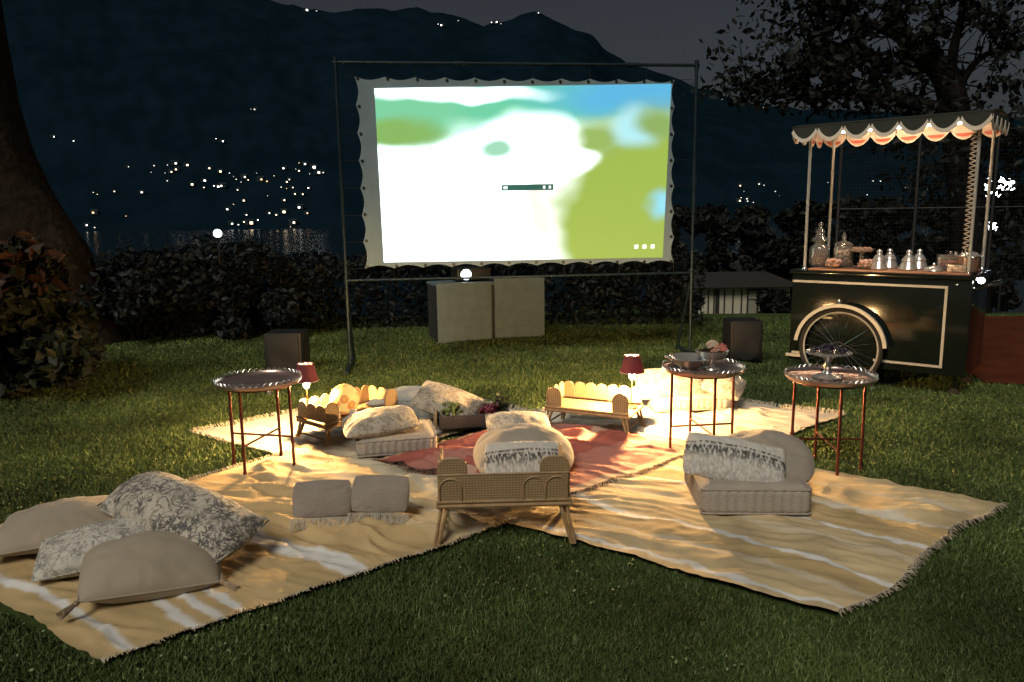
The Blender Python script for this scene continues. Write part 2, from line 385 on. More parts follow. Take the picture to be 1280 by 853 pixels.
# ================================================================== FAR SHORE: lit houses
HB = mat('far_wall', (.020, .036, .046), rough=.9); HR = mat('far_roof', (.012, .026, .036), rough=.9)
WINL = [emit_mat('lit_window_white', (1, .97, .9), 6.), emit_mat('lit_window_warm', (1, .78, .5), 5.), emit_mat('lit_window_dim', (.9, .85, .75), 2.2), emit_mat('lit_window_amber', (1, .6, .32), 2.5)]
hp = MB().box((0, 0, 3), (10, 8, 6.0)); HBm = hp.build('wall', HB, None)
rf = MB().add([(-5.6, -4.6, 6), (5.6, -4.6, 6), (5.6, 4.6, 6), (-5.6, 4.6, 6), (-5.6, 0, 8.6), (5.6, 0, 8.6)], [(0, 1, 5, 4), (2, 3, 4, 5), (1, 2, 5), (3, 0, 4), (3, 2, 1, 0)]).build('roof', HR, None)
WMESH = []  # shared window meshes
for w_ in WINL:
    for s_ in (0, 1, 2):
        mb = MB()
        if s_ == 0: mb.box((-1.5, -4.06, 3.0), (3.0, .2, 2.6))
        if s_ == 1: mb.box((0.5, -4.06, 3.2), (4.0, .2, 3.2))
        if s_ == 2: mb.box((2.0, -4.06, 3.4), (2.6, .2, 2.4))
        o = mb.build('lit_window', w_, None, smooth=False); WMESH.append(o.data); bpy.data.objects.remove(o)
HBd, RFd = HBm.data, rf.data; bpy.data.objects.remove(HBm); bpy.data.objects.remove(rf)
def far_house(px, py, label, group, bright=None, sc_=1.0):
    d = ray(px, py); k = d[0]/d[1]; e = d[2]/d[1]
    Ys = np.arange(1104, 2398, 3.0); zz = hill_z(k, Ys)
    ok = np.where((zz+3.2-CAMH)/Ys >= e)[0]
    Yh_ = Ys[ok[0]] if len(ok) else 2390.; z = float(hill_z(k, Yh_))
    sc_ *= random.choice([.35, .45, .6, .75, .9, 1.2])
    r_ = thing('far_house', label, 'house', (k*Yh_, Yh_, max(z, LAKE_Z)), 0, group)
    s_ = sc_*Yh_/1300; r_.scale = (s_, s_, s_)
    r_.rotation_euler.z = -math.atan(k)+random.uniform(-.35, .35)
    for n_, dta in (('wall', HBd), ('roof', RFd)):
        o = bpy.data.objects.new(n_, dta); COL.objects.link(o); o.parent = r_
    w = bright if bright is not None else random.choice([0, 1, 1, 2, 2, 3, 3])
    o = bpy.data.objects.new('lit_window', WMESH[w*3+random.randrange(3)]); COL.objects.link(o); o.parent = r_
Z1 = [(237,113),(357,137),(372,105),(427,140),(440,103),(455,140),(472,103),(484,127),(533,107),(435,180),(648,122),(700,137),(745,142),(765,158),(560,205),(620,185),(618,215),(670,205),(690,213),(712,212),(780,172),(805,185),(822,168),(838,178),(790,227),(880,140),(905,183),(933,183),(912,165),(970,155),(1023,122),(1035,187),(1047,178),(1005,213),(1030,222),(1060,215),(1075,247),(1098,90),(1080,122),(1095,132),(1125,103),(1145,145),(1168,122),(1190,147),(1213,143),(1147,220),(1112,252),(940,255),(1020,280),(767,297),(820,282),(741,328),(943,344),(985,353),(1020,340),(1103,320),(1133,348),(63,237),(83,247),(172,237),(307,243),(73,345),(230,357)]
for x, y in Z1: far_house(100+x/4, 180+y/4, 'small house with glowing windows in the village above the far lake shore', 'lit village houses across the lake', sc_=.85, bright=0 if (x, y) in ((670, 205), (690, 213), (620, 185)) else None)
for x, y in ((755,396),(790,396),(818,386),(850,398),(890,376),(830,350),(1050,408),(1067,396),(35,402),(70,412)):
    far_house(100+x/4, 180+y/4+.5, 'lit waterfront house mirrored in the dark lake', 'waterfront houses at the lake edge', bright=random.choice([0, 1, 3]), sc_=1.0)
for x, y in ((313,136),(319,137),(270,173),(277,177),(383,14),(396,14),(547,30),(552,33),(573,26),(614,29),(620,29),(626,30),(672,17),(784,82),(66,171),(92,176)):
    far_house(x, y, 'lone lit house high up on the dark mountainside', 'lit houses high on the mountain', bright=random.choice([0, 2]), sc_=.8)
for x, y in ((925,232),(930,238),(927,246),(935,248),(941,252),(924,251),(933,251),(949,230),(955,231),(970,239),(974,244),(902,124),(955,134)):
    far_house(x, y, 'tiny lit house on the dark slope between the screen and the cart', 'lit houses between screen and cart', sc_=.7, bright=random.choice([1, 2]))
for x, y in ((1035,227),(1091,226),(1100,226),(1125,227),(1132,233),(1136,235),(1158,235),(1163,235),(1084,242),(1066,247)):
    far_house(x, y, 'tiny lit house on the slope seen under the cart canopy', 'lit houses seen under the canopy', sc_=.65, bright=random.choice([0, 2]))

# ================================================================== FOLIAGE
def leaves_np(C, size, seed, flat=.35, elong=1.7):
    g = np.random.default_rng(seed); n = len(C)
    a = g.normal(size=(n, 3)); a /= np.linalg.norm(a, axis=1)[:, None]
    c = g.normal(size=(n, 3)); c[:, 2] *= 1.0
    bb = np.cross(a, c); bb /= np.linalg.norm(bb, axis=1)[:, None]
    nn = np.cross(a, bb)
    s = (size*(.6+.8*g.random(n)))[:, None]
    V = np.empty((n, 6, 3))
    V[:, 0] = C-a*s*elong*.5; V[:, 1] = C-a*s*.1+bb*s*.42+nn*s*.12; V[:, 2] = C+a*s*.3+bb*s*.3+nn*s*.08
    V[:, 3] = C+a*s*elong*.5; V[:, 4] = C+a*s*.3-bb*s*.3+nn*s*.08; V[:, 5] = C-a*s*.1-bb*s*.42+nn*s*.12
    i = np.arange(n)[:, None]*6
    Fc = np.concatenate([i+[0, 1, 2, 3], i+[0, 3, 4, 5]], 0)
    return V.reshape(-1, 3), Fc
def leaf_mat(name, c1, c2, c3=None, transl=.0):
    m, N, L, b = newmat(name)
    geo = N.new('ShaderNodeNewGeometry'); cr = N.new('ShaderNodeValToRGB'); el = cr.color_ramp.elements
    el[0].color = c4(c1); el[1].color = c4(c2)
    if c3: e = el.new(.9); e.color = c4(c2); el[-1].color = c4(c3)
    L.new(geo.outputs['Random Per Island'], cr.inputs[0]); L.new(cr.outputs[0], b.inputs['Base Color'])
    b.inputs['Roughness'].default_value = .6; b.inputs['Specular IOR Level'].default_value = .25
    return m
def clover():
    g = np.random.default_rng(77); n = 9000
    y = 2.1*(10/2.1)**g.random(n); x = (g.random(n)*2-1)*(y*.74+.6)
    k = (fbm(x*1.4, y*1.4, 90) > .50)
    for P in list(BL.values())+[CL]: k &= ~in_poly(x, y, P)
    x = x[k]; y = y[k]
    C = np.stack([x, y, lawn_z(x, y)+.022], 1)
    V, Fc = leaves_np(C, .011, 78, elong=1.1)
    tag(np_obj('clover', V, Fc, leaf_mat('clover_leaf', (.10, .14, .05), (.26, .30, .15)), kind='stuff'), 'scattered pale clover leaves and flecks in the lawn', 'clover')
clover()
BARK = mat('bark', (.030, .024, .019), (.012, .010, .008), rough=.95, scale=9, bump=1., bscale=16, spec=.1)
BARKD = mat('bark_dark', (.016, .014, .013), (.008, .007, .007), rough=.95, scale=14, bump=.6, bscale=30, spec=.1)
LF_D = leaf_mat('leaf_dark', (.004, .006, .005), (.010, .013, .009))
LF_S = leaf_mat('leaf_shrub', (.0035, .0065, .0075), (.008, .013, .0135))
LF_G = leaf_mat('leaf_green', (.007, .010, .004), (.020, .022, .009))
LF_R = leaf_mat('leaf_red', (.022, .009, .005), (.060, .022, .008))
# --- great trunk, left
def left_tree():
    base = AT(20, 436, 9.9); base.z = float(lawn_z(base.x, base.y))-.05
    r_ = thing('big_tree', 'massive dark tree trunk with flared base beside the reddish shrub', 'tree', base)
    prof = [(-.1, .03, 1.28), (.25, .03, 1.12), (.7, .02, 1.03), (1.3, -.01, .95), (1.7, -.12, .88), (2.15, -.23, .80), (2.7, -.31, .73), (3.2, -.37, .68), (4.45, -.43, .62), (5.4, -.5, .55), (6.6, -.58, .46), (7.6, -.7, .34)]
    n = 64; vs = []; fs = []
    zs = np.linspace(-.1, 7.6, 70); P = np.array(prof)
    for i, z in enumerate(zs):
        cx_ = np.interp(z, P[:, 0], P[:, 1]); rr = np.interp(z, P[:, 0], P[:, 2])
        for k in range(n):
            a = 2*math.pi*k/n
            q = 1+.10*math.sin(a*5+1+z*.3)*max(0, 1-z/2.5)+.05*math.sin(a*3+z*1.2)+.10*(float(fbm(a*4, z*1.3, 3))-.5)+.07*(float(fbm(a*14, z*.9, 8))-.5)
            vs.append((cx_+rr*q*math.cos(a), rr*q*math.sin(a), z))
    for i in range(len(zs)-1):
        for k in range(n): fs.append((i*n+k, i*n+(k+1) % n, (i+1)*n+(k+1) % n, (i+1)*n+k))
    MB().add(vs, fs).build('trunk', BARK, r_, ang=80)
    pts = []
    for (dx, dy, dz) in ((-2.2, .5, 2.2), (1.6, 1.2, 2.6), (.2, -1.0, 2.8), (-.8, 1.6, 2.6)):
        p0 = Vector((-.85, 0, 6.6)); q = [p0+Vector((dx, dy, dz))*t+Vector((0, 0, .3*math.sin(t*3))) for t in (0, .25, .5, .75, 1)]
        MB().tube(q, [.26, .2, .15, .1, .04]).build('limb', BARK, r_)
        for t in q[1:]:
            pts.append(RNG.normal(size=(400, 3))*[.8, .8, .6]+np.array(t)+[0, 0, .4])
    V, Fc = leaves_np(np.concatenate(pts), .11, 5); np_obj('crown', V, Fc, LF_D, r_)
    return r_
left_tree()
def shrub(name, label, px, py, Y, rx, ry, hz, nl, ls, lm, seed, group=None, lm2=None, stem=True, top_only=.55):
    b_ = AT(px, py, Y); b_.z = float(lawn_z(b_.x, b_.y))
    r_ = thing(name, label, 'tree' if name == 'dark_tree' else 'shrub', b_, 0, group)
    g = np.random.default_rng(seed)
    blobs = []
    for k in range(16):
        a = g.random()*2*np.pi; q = g.random()**.5
        zc = hz*(.12+.72*g.random()); f_ = 1-.55*(zc/hz)**2
        blobs.append((np.cos(a)*rx*q*f_*.8, np.sin(a)*ry*q*f_*.8, zc, .30*rx*(.6+.7*g.random())))
    C = []
    for bx, by, bz, br in blobs:
        n_ = nl//16; d = g.normal(size=(n_, 3)); d /= np.linalg.norm(d, axis=1)[:, None]
        rr = br*(.45+.75*g.random(n_)**.6)[:, None]; C.append(np.array([bx, by, bz])+d*rr*[1, 1, .8])
    C = np.concatenate(C); C = C[(C[:, 2] > .02)]
    V, Fc = leaves_np(C, ls, seed); np_obj('crown', V, Fc, lm, r_)
    if lm2:
        top = C[C[:, 2] > hz*top_only]; top = top[g.random(len(top)) < .6]+[0, -.05, .03]
        V, Fc = leaves_np(top, ls*1.05, seed+1); np_obj('new_growth', V, Fc, lm2, r_)
    for k in range(7):
        bx, by, bz, br = blobs[k]
        MB().tube([(bx*.15, by*.15, -.03), (bx*.4, by*.4, bz*.5), (bx, by, bz)], [.022, .016, .006], 5).build('stem', BARKD, r_)
    return r_
shrub('shrub', 'green shrub with rust-red young leaves in front of the big trunk', 18, 500, 6.9, .95, .8, 1.5, 5200, .085, LF_G, 21, lm2=LF_R, top_only=.62)
shrub('shrub', 'low broad-leaved green shrub at the foot of the big trunk', 62, 470, 7.7, .62, .5, .78, 2400, .08, LF_G, 22)
for k, (x, y, Y, rx, hz) in enumerate(((178, 432, 10.2, .85, 1.25), (262, 430, 10.5, .95, 1.34), (345, 428, 10.5, .8, 1.36))):
    shrub('shrub', ('dark rounded shrub at the lawn edge close to the big trunk', 'dark rounded shrub at the lawn edge with the added globe lamp before it', 'dark rounded shrub at the lawn edge behind the loudspeaker')[k], x, y, Y, rx, .75, hz, 6500, .06, LF_S, 30+k, 'dark shrubs along the lawn edge')
# --- low hedge behind the screen
def hedge():
    r_ = thing('hedge', 'low dark clipped hedge running behind the screen', 'hedge', (0, 11.3, float(lawn_z(0, 11.3))))
    n = 26000; g = np.random.default_rng(4)
    C = g.random((n, 3))*[6.2, .7, 1.0]-[3.4, .35, 0]
    C[:, 2] *= (.85+.35*fbm(C[:, 0]*1.5, C[:, 1], 2))
    k = (np.abs(C[:, 1]) > .25) | (C[:, 2] > .72); C = C[k]
    V, Fc = leaves_np(C, .055, 6); np_obj('crown', V, Fc, LF_S, r_)
    for k in range(14): MB().tube([(-3.2+k*.45, 0, -.05), (-3.2+k*.45+.05, 0, .75)], [.03, .012], 5).build('stem', BARKD, r_)
hedge()
# --- branching tree, right
def right_tree():
    Y0 = 13.6
    b_ = AT(1212, 396, Y0); b_.z = float(lawn_z(b_.x, b_.y))
    r_ = thing('tree', 'large tree with curved dark limbs spreading over the cart canopy', 'tree', b_)
    g = random.Random(12)
    def P(px, py, dy=0): return AT(px, py, Y0+dy)-b_
    def smooth(pts, k=4):
        out = []
        for i in range(len(pts)-1):
            p0 = pts[max(i-1, 0)]; p1 = pts[i]; p2 = pts[i+1]; p3 = pts[min(i+2, len(pts)-1)]
            for t in np.linspace(0, 1, k, endpoint=False):
                out.append(.5*((2*p1)+(p2-p0)*t+(2*p0-5*p1+4*p2-p3)*t*t+(3*p1-p0-3*p2+p3)*t**3))
        return out+[pts[-1]]
    trunk = smooth([Vector((0, 0, -.1)), P(1212, 330), P(1208, 250), P(1201, 185), P(1194, 145), P(1187, 110), P(1172, 84), P(1152, 70), P(1133, 50), P(1120, 18), P(1112, -40)])
    n = len(trunk)
    MB().tube(trunk, [.30*(1-i/n)**.75+.045 for i in range(n)], 10).build('trunk', BARKD, r_)
    limbs = [([(1195, 152), (1176, 138), (1150, 131), (1118, 126), (1080, 121), (1045, 118), (1005, 122), (965, 118), (930, 112)], .14, -.3),
             ([(1196, 118), (1204, 100), (1224, 74), (1250, 63), (1285, 60), (1330, 48)], .07, .2),
             ([(1168, 82), (1140, 88), (1108, 80), (1072, 66), (1036, 52), (1000, 35)], .09, .5),
             ([(1187, 108), (1192, 62), (1202, 20), (1214, -40)], .10, -.6),
             ([(1206, 215), (1236, 190), (1270, 172), (1320, 160)], .10, -.8),
             ([(1146, 66), (1110, 40), (1070, 22), (1025, -5), (990, -30)], .07, -.5),
             ([(1208, 262), (1240, 250), (1275, 262), (1320, 262)], .06, .8),
             ([(1080, 121), (1062, 95), (1040, 80), (1015, 75), (985, 80)], .045, -.6)]
    tips = []
    for pts, r0, dd in limbs:
        pp = smooth([P(x, y, dd*i/(len(pts)-1)) for i, (x, y) in enumerate(pts)])
        MB().tube(pp, [r0*(1-.85*i/len(pp))+.008 for i in range(len(pp))], 8).build('limb', BARKD, r_)
        for i in range(3, len(pp), 1):
            for _ in range(2):
                q = pp[i]; d = Vector((g.uniform(-1, 1), g.uniform(-1.4, 1.4), g.uniform(-.6, 1.1))).normalized()
                L_ = g.uniform(.3, .85); e = q+d*L_; mid = q+d*L_*.5+Vector((g.uniform(-.1, .1), 0, g.uniform(-.1, .1)))
                tips.append((q, mid, e))
    tw = MB()
    for i in range(8, n-1):
        for _ in range(2):
            q = trunk[i]
            if q.z < 3.6: continue
            d = Vector((g.uniform(-1, 1), g.uniform(-1.4, 1.4), g.uniform(-.3, 1))).normalized(); tips.append((q, q+d*.4, q+d*.9))
    for q, mid, e in tips: tw.tube([q, mid, e], [.018, .012, .005], 5)
    tw.build('twigs', BARKD, r_, kind='stuff')
    C = []; gg = np.random.default_rng(5)
    for q, mid, e in tips:
        for c_, nn, sp in ((e, 17, .15), (mid, 6, .12)):
            C.append(gg.normal(size=(nn, 3))*[sp, sp*1.2, sp*.75]+np.array(c_))
    # foliage mass hanging right of the trunk and at the crown's top
    for px, py, sx, sz, nn in ((1255, 120, .45, .35, 260), (1262, 200, .4, .3, 260), (1250, 300, .45, .3, 300), (1225, 325, .4, .25, 200), (1005, 5, .6, .35, 300), (1060, -5, .6, .3, 260), (1180, -10, .5, .3, 160), (1010, 70, .35, .25, 160), (1262, 0, .4, .3, 150), (970, 110, .45, .16, 260), (925, 108, .35, .12, 160), (1110, 172, .5, .12, 200), (1165, 178, .4, .12, 160), (1170, 250, .35, .3, 200), (1150, 225, .3, .2, 120)):
        C.append(gg.normal(size=(nn, 3))*[sx, .5, sz]+np.array(P(px, py)))
    C = np.concatenate(C); Wp = C+np.array(b_)-[0, 0, CAMH]; dpt = Wp @ fw; sx = 640+F*(Wp @ rt)/dpt; sy = 426.5-F*(Wp @ up)/dpt
    keep = np.ones(len(C), bool)   # openings between the boughs
    for ex, ey, ra, rb in ((1099, 53, 20, 12), (1162, 80, 17, 13), (1168, 112, 11, 20), (1212, 62, 34, 27), (1218, 95, 18, 20), (1113, 146, 16, 6), (1050, 48, 12, 9), (1130, 104, 18, 9), (1250, 130, 12, 16), (1075, 95, 14, 8), (1020, 100, 10, 7), (1190, 20, 9, 14), (1140, 25, 12, 9), (1095, 20, 10, 7)):
        keep &= ~((((sx-ex)/ra)**2+((sy-ey)/rb)**2 < 1) & (RNG.random(len(C)) < .93))
    V, Fc = leaves_np(C[keep], .088, 9); np_obj('crown', V, Fc, LF_D, r_)
right_tree()

# ================================================================== HOUSE on the lower terrace
def terrace_house():
    Y0 = 60.0
    a = AT(868, 399, Y0); b2 = AT(986, 396, Y0); w = b2.x-a.x
    r_ = thing('terrace_house', 'low cream building with dark mullioned windows beyond the lawn', 'house', (a.x, Y0, a.z))
    CW = mat('cream_wall', (.50, .47, .36), (.42, .39, .30), rough=.9, scale=.8); DK = mat('dark_frame', (.02, .02, .018), rough=.6)
    RFm = mat('roof_tile', (.022, .018, .016), rough=.9)
    s = Y0/F
    MB().box((w/2, 3, 1.3), (w, 6, 2.9)).build('wall', CW, r_)
    MB().box((w/2+.2, -.35, -.12), (w+1.6, .5, .22)).build('plinth', CW, r_)
    MB().add([(-.8, -.8, 2.55), (w+.8, -.8, 2.55), (w+.8, 7, 2.55), (-.8, 7, 2.55), (1, 3, 3.5), (w-1, 3, 3.5)], [(0, 1, 5, 4), (2, 3, 4, 5), (1, 2, 5), (3, 0, 4), (3, 2, 1, 0)]).build('roof', RFm, r_)
    for fx in (.065, .14, .20, .235, .31, .40, .49):
        MB().box((w*fx, -.04, 1.2), (.09 if fx != .235 else .3, .08, 2.3)).build('mullion', DK, r_)
    GL = mat('dim_pane', (.28, .27, .21), (.22, .21, .17), rough=.25)
    wn = MB().box((w*.66, -.05, 1.25), (1.7, .06, 2.2)).build('window_frame', DK, r_)
    for i in range(2):
        for j, (z, h_) in enumerate(((.82, 1.2), (1.85, .65))):
            MB().box((w*.66-.41+i*.82, -.09, z+.02), (.64, .04, h_)).build('pane', GL, wn)
    g = MB()
    g.box((w*.9, -.05, 1.05), (.9, .08, 1.5)).build('door', DK, r_)
    return r_
terrace_house()
shrub('shrub', 'dark shrub on the lower terrace in front of the cream building', 972, 398, 52, 1.5, 1.2, 2.1, 2400, .28, LF_D, 55, stem=False)
shrub('shrub', 'dark shrub at the near corner of the cream building', 862, 400, 52, 1.2, 1.0, 1.9, 1800, .28, LF_D, 56, stem=False)

# ================================================================== TENNIS FENCE AND LAMPS on the right
def fence():
    p0 = Vector((5.1, 11.98, 0)); p1 = Vector((13.5, 11.98, 0)); n = 7
    r_ = thing('tennis_fence', 'tall dark wire net fence along the clay court', 'fence', (p0.x, p0.y, float(lawn_z(p0.x, p0.y))))
    DM = mat('fence_metal', (.022, .024, .026), rough=.6, metal=.2)
    Lh = 2.9; ln = p1.x-p0.x
    for k in range(n+1): MB().tube([(ln*k/n, 0, -.1), (ln*k/n, 0, Lh)], .025).build('post', DM, r_)
    MB().tube([(0, 0, 1.72), (ln, 0, 1.72)], .008, 6).build('rail', mat('pale_wire', (.09, .09, .095), rough=.5), r_)
    MB().tube([(0, 0, Lh), (ln, 0, Lh)], .012, 6).build('rail', DM, r_)
    V = []; Fc = []
    def quad(a, b_, w):
        i = len(V); V.extend([a-w, a+w, b_+w, b_-w]); Fc.append([i, i+1, i+2, i+3])
    sp = .055; t = .0010
    for x in np.arange(0, ln, sp): quad(np.array([x, .02, 0]), np.array([x, .02, Lh]), np.array([t, 0, 0]))
    for z in np.arange(0, Lh, sp): quad(np.array([0, .022, z]), np.array([ln, .022, z]), np.array([0, 0, t]))
    np_obj('net', np.array(V), np.array(Fc), DM, r_, kind='stuff')
fence()
def street_lamp(px, py, Y, r, s, label, name='street_lamp', group=None, zb=None, arm=False, col=(.92, .96, 1)):
    p = AT(px, py, Y); zb = float(lawn_z(p.x, p.y)) if zb is None else zb
    o = thing(name, label, 'lamp', (p.x, p.y, zb), 0, group)
    DM = mat('lamp_post', (.02, .02, .022), rough=.5, metal=.5); h = p.z-zb
    MB().tube([(0, 0, -.1), (0, 0, h*.08), (0, 0, h-r)], [.07, .045, .03] if r > .1 else [.02, .012, .010], 8).build('post', DM, o)
    MB().lathe([(0, h-r*1.3), (r*.5, h-r*1.25), (r*.55, h-r*.9), (0, h-r*.88)], 12).build('collar', DM, o)
    MB().ball((0, 0, h), r, n=14, m=10).build('globe', emit_mat(f'lamp_glow_{s}', col, s), o)
    return o
street_lamp(1243, 234, 24, .34, 14, 'bright white globe street lamp shining through the tree leaves', zb=-3)
street_lamp(1262, 231, 25, .20, 10, 'smaller white globe lamp right beside the brighter lamp behind the tree', zb=-3)
street_lamp(1239, 284, 30, .22, 8, 'lower white globe lamp beneath the bright street lamp', zb=-3.5)
for k_, (x_, y_, Y_, w_, h_) in enumerate(((820, 392, 66, 2.8, 10.8), (880, 385, 74, 3.4, 12.6), (935, 384, 76, 3.8, 13.0), (990, 384, 72, 3.6, 12.4), (760, 392, 70, 3.4, 11.5), (912, 388, 69, 3.2, 11.6), (850, 388, 71, 3.0, 11.8))):
    shrub('dark_tree', 'dark bushy tree standing behind the low cream building', x_, y_, Y_, w_, 2.4, h_, 4200, .5, LF_D, 80+k_, 'dark trees behind the cream building')
for k_, (x_, y_, Y_, w_, h_) in enumerate(((1050, 384, 70, 3.4, 12.2), (1110, 384, 73, 3.6, 12.6), (1170, 382, 71, 3.6, 12.8), (1240, 382, 72, 3.6, 12.4), (1010, 384, 75, 3.4, 12.6))):  # trees added to cover the far windows' reflections in the lake
    shrub('dark_tree', 'dark bushy tree added beyond the wire net fence to hide lake reflections', x_, y_, Y_, w_, 2.4, h_, 4200, .5, LF_D, 90+k_, 'dark trees added beyond the fence')
street_lamp(272, 292, 10.15, .055, 4, 'small white globe lamp added for a bright blob above the dark shrubs', 'bright_blob_lamp', col=(.75, .95, 1))  # lamp and post added to stand for a bright reflection-like blob over the water

# ================================================================== SCREEN ON ITS PIPE FRAME
SL = G(438, 460); SR = G(862, 445)
SL.z = SR.z = 0
sdir = (SR-SL).normalized(); SANG = math.atan2(sdir.y, sdir.x); SW = (SR-SL).length
snor = Vector((-sdir.y, sdir.x, 0))
def SP(px, py, off=0.0):
    """pixel -> (s, z) on the screen plane"""
    d = Vector(ray(px, py)); o = Vector((0, 0, CAMH)); t = ((SL+snor*off)-o).dot(snor)/d.dot(snor); p = o+d*t-SL
    return p.dot(sdir), p.z
def screen():
    r_ = thing('outdoor_screen', 'big outdoor cinema screen glowing white and green on a pipe frame', 'screen', SL, SANG)
    PM = mat('frame_pipe', (.018, .036, .045), (.012, .024, .03), rough=.4, metal=.3)
    top = SP(642, 80)[1]; bot = SP(650, 346)[1]
    for x in (0, SW):
        po = MB().tube([(x, 0, -.02), (x, 0, top)], .017, 10).build('post', PM, r_)
        MB().tube([(x, -.45, .03), (x, .45, .03)], .022, 8).build('foot', PM, po)
        MB().tube([(x, .42, .04), (x, .02, .85)], .016, 8).build('brace', PM, po)
        for z in (top, bot, top*.62): MB().tube([(x, 0, z-.05), (x, 0, z+.05)], .023, 10).build('joint', PM, po)
    MB().tube([(-.03, 0, top), (SW+.03, 0, top)], .017, 10).build('top_rail', PM, r_)
    for f in (.33, .82): MB().tube([(SW*f-.05, 0, top), (SW*f+.05, 0, top)], .023, 10).build('joint', PM, r_)
    MB().tube([(0, 0, bot), (SW, 0, bot)], .014, 10).build('bottom_rail', PM, r_)
    # fabric with scalloped laced edges
    c = [SP(443, 96), SP(843, 100), SP(842, 329), SP(456, 336)]
    out = []; eye = []
    for e in range(4):
        a, b2 = c[e], c[(e+1) % 4]; ns = 11 if e % 2 == 0 else 7
        tx, tz = b2[0]-a[0], b2[1]-a[1]; ln = math.hypot(tx, tz); nx, nz_ = tz/ln, -tx/ln
        for k in range(ns):
            eye.append((a[0]+tx*k/ns+(-nx)*-.0, a[1]+tz*k/ns, -nx, -nz_))
            for q in range(6):
                f = (k+q/6)/ns; sag = .032*math.sin(math.pi*q/6)
                out.append((a[0]+tx*f-nx*sag*-1, a[1]+tz*f-nz_*sag*-1))
    FB = mat('screen_fabric', (.22, .29, .31), (.18, .245, .27), rough=.8, scale=3)
    fab = MB().plate(out, .012, T(0, -.006, 0)).build('fabric', FB, r_, smooth=False)
    EY = mat('eyelet', (.02, .02, .02), rough=.4)
    cxm = sum(p[0] for p in c)/4; czm = sum(p[1] for p in c)/4
    for (x, z, nx, nz_) in eye:
        v = Vector((cxm-x, 0, czm-z)).normalized()*.035
        MB().lathe([(.004, 0), (.016, 0), (.016, .006), (.004, .006)], 10, T(x+v.x, -.007, z+v.z) @ RX(R(90))).build('eyelet', EY, fab)
    for e in range(4):   # lacing cords to the frame
        a, b2 = c[e], c[(e+1) % 4]; ns = 11 if e % 2 == 0 else 7
        for k in range(0, ns+1, 2 if e % 2 == 0 else 1):
            x = a[0]+(b2[0]-a[0])*k/ns; z = a[1]+(b2[1]-a[1])*k/ns
            q = {0: (x, top), 1: (SW, z), 2: (x, bot), 3: (0, z)}[e]
            MB().tube([(x, 0, z), (q[0], 0, q[1])], .003, 4).build('cord', EY, r_)
    # projected picture
    q = [SP(480, 328), SP(828, 322), SP(839, 105), SP(468, 111)]
    m, N, L, b = newmat('projected_picture')
    uv = N.new('ShaderNodeUVMap'); uv.uv_map = 'UVMap'
    nz = N.new('ShaderNodeTexNoise'); nz.inputs['Scale'].default_value = 4; nz.inputs['Detail'].default_value = 2; L.new(uv.outputs[0], nz.inputs['Vector'])
    dv = N.new('ShaderNodeVectorMath'); dv.operation = 'MULTIPLY_ADD'; L.new(nz.outputs['Color'], dv.inputs[0]); dv.inputs[1].default_value = (.14, .14, 0); 
    sb = N.new('ShaderNodeVectorMath'); sb.operation = 'ADD'; L.new(uv.outputs[0], sb.inputs[0]); sb.inputs[1].default_value = (-.07, -.07, 0); L.new(sb.outputs[0], dv.inputs[2])
    cur = None
    blobs = [((.5, 1.02), (1.0, .30), (.13, .62, .36), .75), ((.08, .82), (.26, .17), (.18, .62, .34), .6), ((.06, .75), (.18, .085), (.22, .46, .10), .6), ((.22, .97), (.34, .055), (2.7, 3.05, 3.15), .6), ((.95, .95), (.46, .17), (.08, .46, .76), .55),
             ((1.02, .20), (.50, .70), (.33, .48, .055), .95), ((.74, .70), (.14, .14), (.30, .47, .10), .5), ((.52, .66), (.16, .2), (2.7, 3.05, 3.1), .5), ((.40, .67), (.07, .06), (.35, .72, .5), .5), ((.67, .56), (.085, .075), (2.7, 3.05, 3.15), .5), ((.88, .75), (.09, .12), (.45, .85, .92), .4), ((.97, .77), (.085, .09), (.25, .42, .10), .4), ((.985, .31), (.055, .10), (.28, .75, .9), .4), ((.55, .3), (.06, .35), (1.2, 1.02, .86), .3)]
    for (cx_, cy_), (rx, ry), col, soft in blobs:
        s1 = N.new('ShaderNodeVectorMath'); s1.operation = 'SUBTRACT'; L.new(dv.outputs[0], s1.inputs[0]); s1.inputs[1].default_value = (cx_, cy_, 0)
        s2 = N.new('ShaderNodeVectorMath'); s2.operation = 'MULTIPLY'; L.new(s1.outputs[0], s2.inputs[0]); s2.inputs[1].default_value = (1/rx, 1/ry, 0)
        ln_ = N.new('ShaderNodeVectorMath'); ln_.operation = 'LENGTH'; L.new(s2.outputs[0], ln_.inputs[0])
        mr = N.new('ShaderNodeMapRange'); mr.interpolation_type = 'SMOOTHSTEP'; mr.inputs['From Min'].default_value = soft*.75; mr.inputs['From Max'].default_value = 1.08+.4*(1-soft); mr.inputs['To Min'].default_value = 1; mr.inputs['To Max'].default_value = 0
        L.new(ln_.outputs['Value'], mr.inputs['Value'])
        mx = N.new('ShaderNodeMix'); mx.data_type = 'RGBA'
        if cur is None: mx.inputs['A'].default_value = (2.7, 3.05, 3.15, 1)
        else: L.new(cur, mx.inputs['A'])
        mx.inputs['B'].default_value = c4(col); L.new(mr.outputs['Result'], mx.inputs['Factor']); cur = mx.outputs['Result']
    b.inputs['Base Color'].default_value = (.1, .1, .1, 1); b.inputs['Specular IOR Level'].default_value = 0; b.inputs['Roughness'].default_value = 1
    L.new(cur, b.inputs['Emission Color']); b.inputs['Emission Strength'].default_value = 1.0
    def pt(u, v, off):
        x = (q[0][0]*(1-u)+q[1][0]*u)*(1-v)+(q[3][0]*(1-u)+q[2][0]*u)*v; z = (q[0][1]*(1-u)+q[1][1]*u)*(1-v)+(q[3][1]*(1-u)+q[2][1]*u)*v
        return (x, off, z)
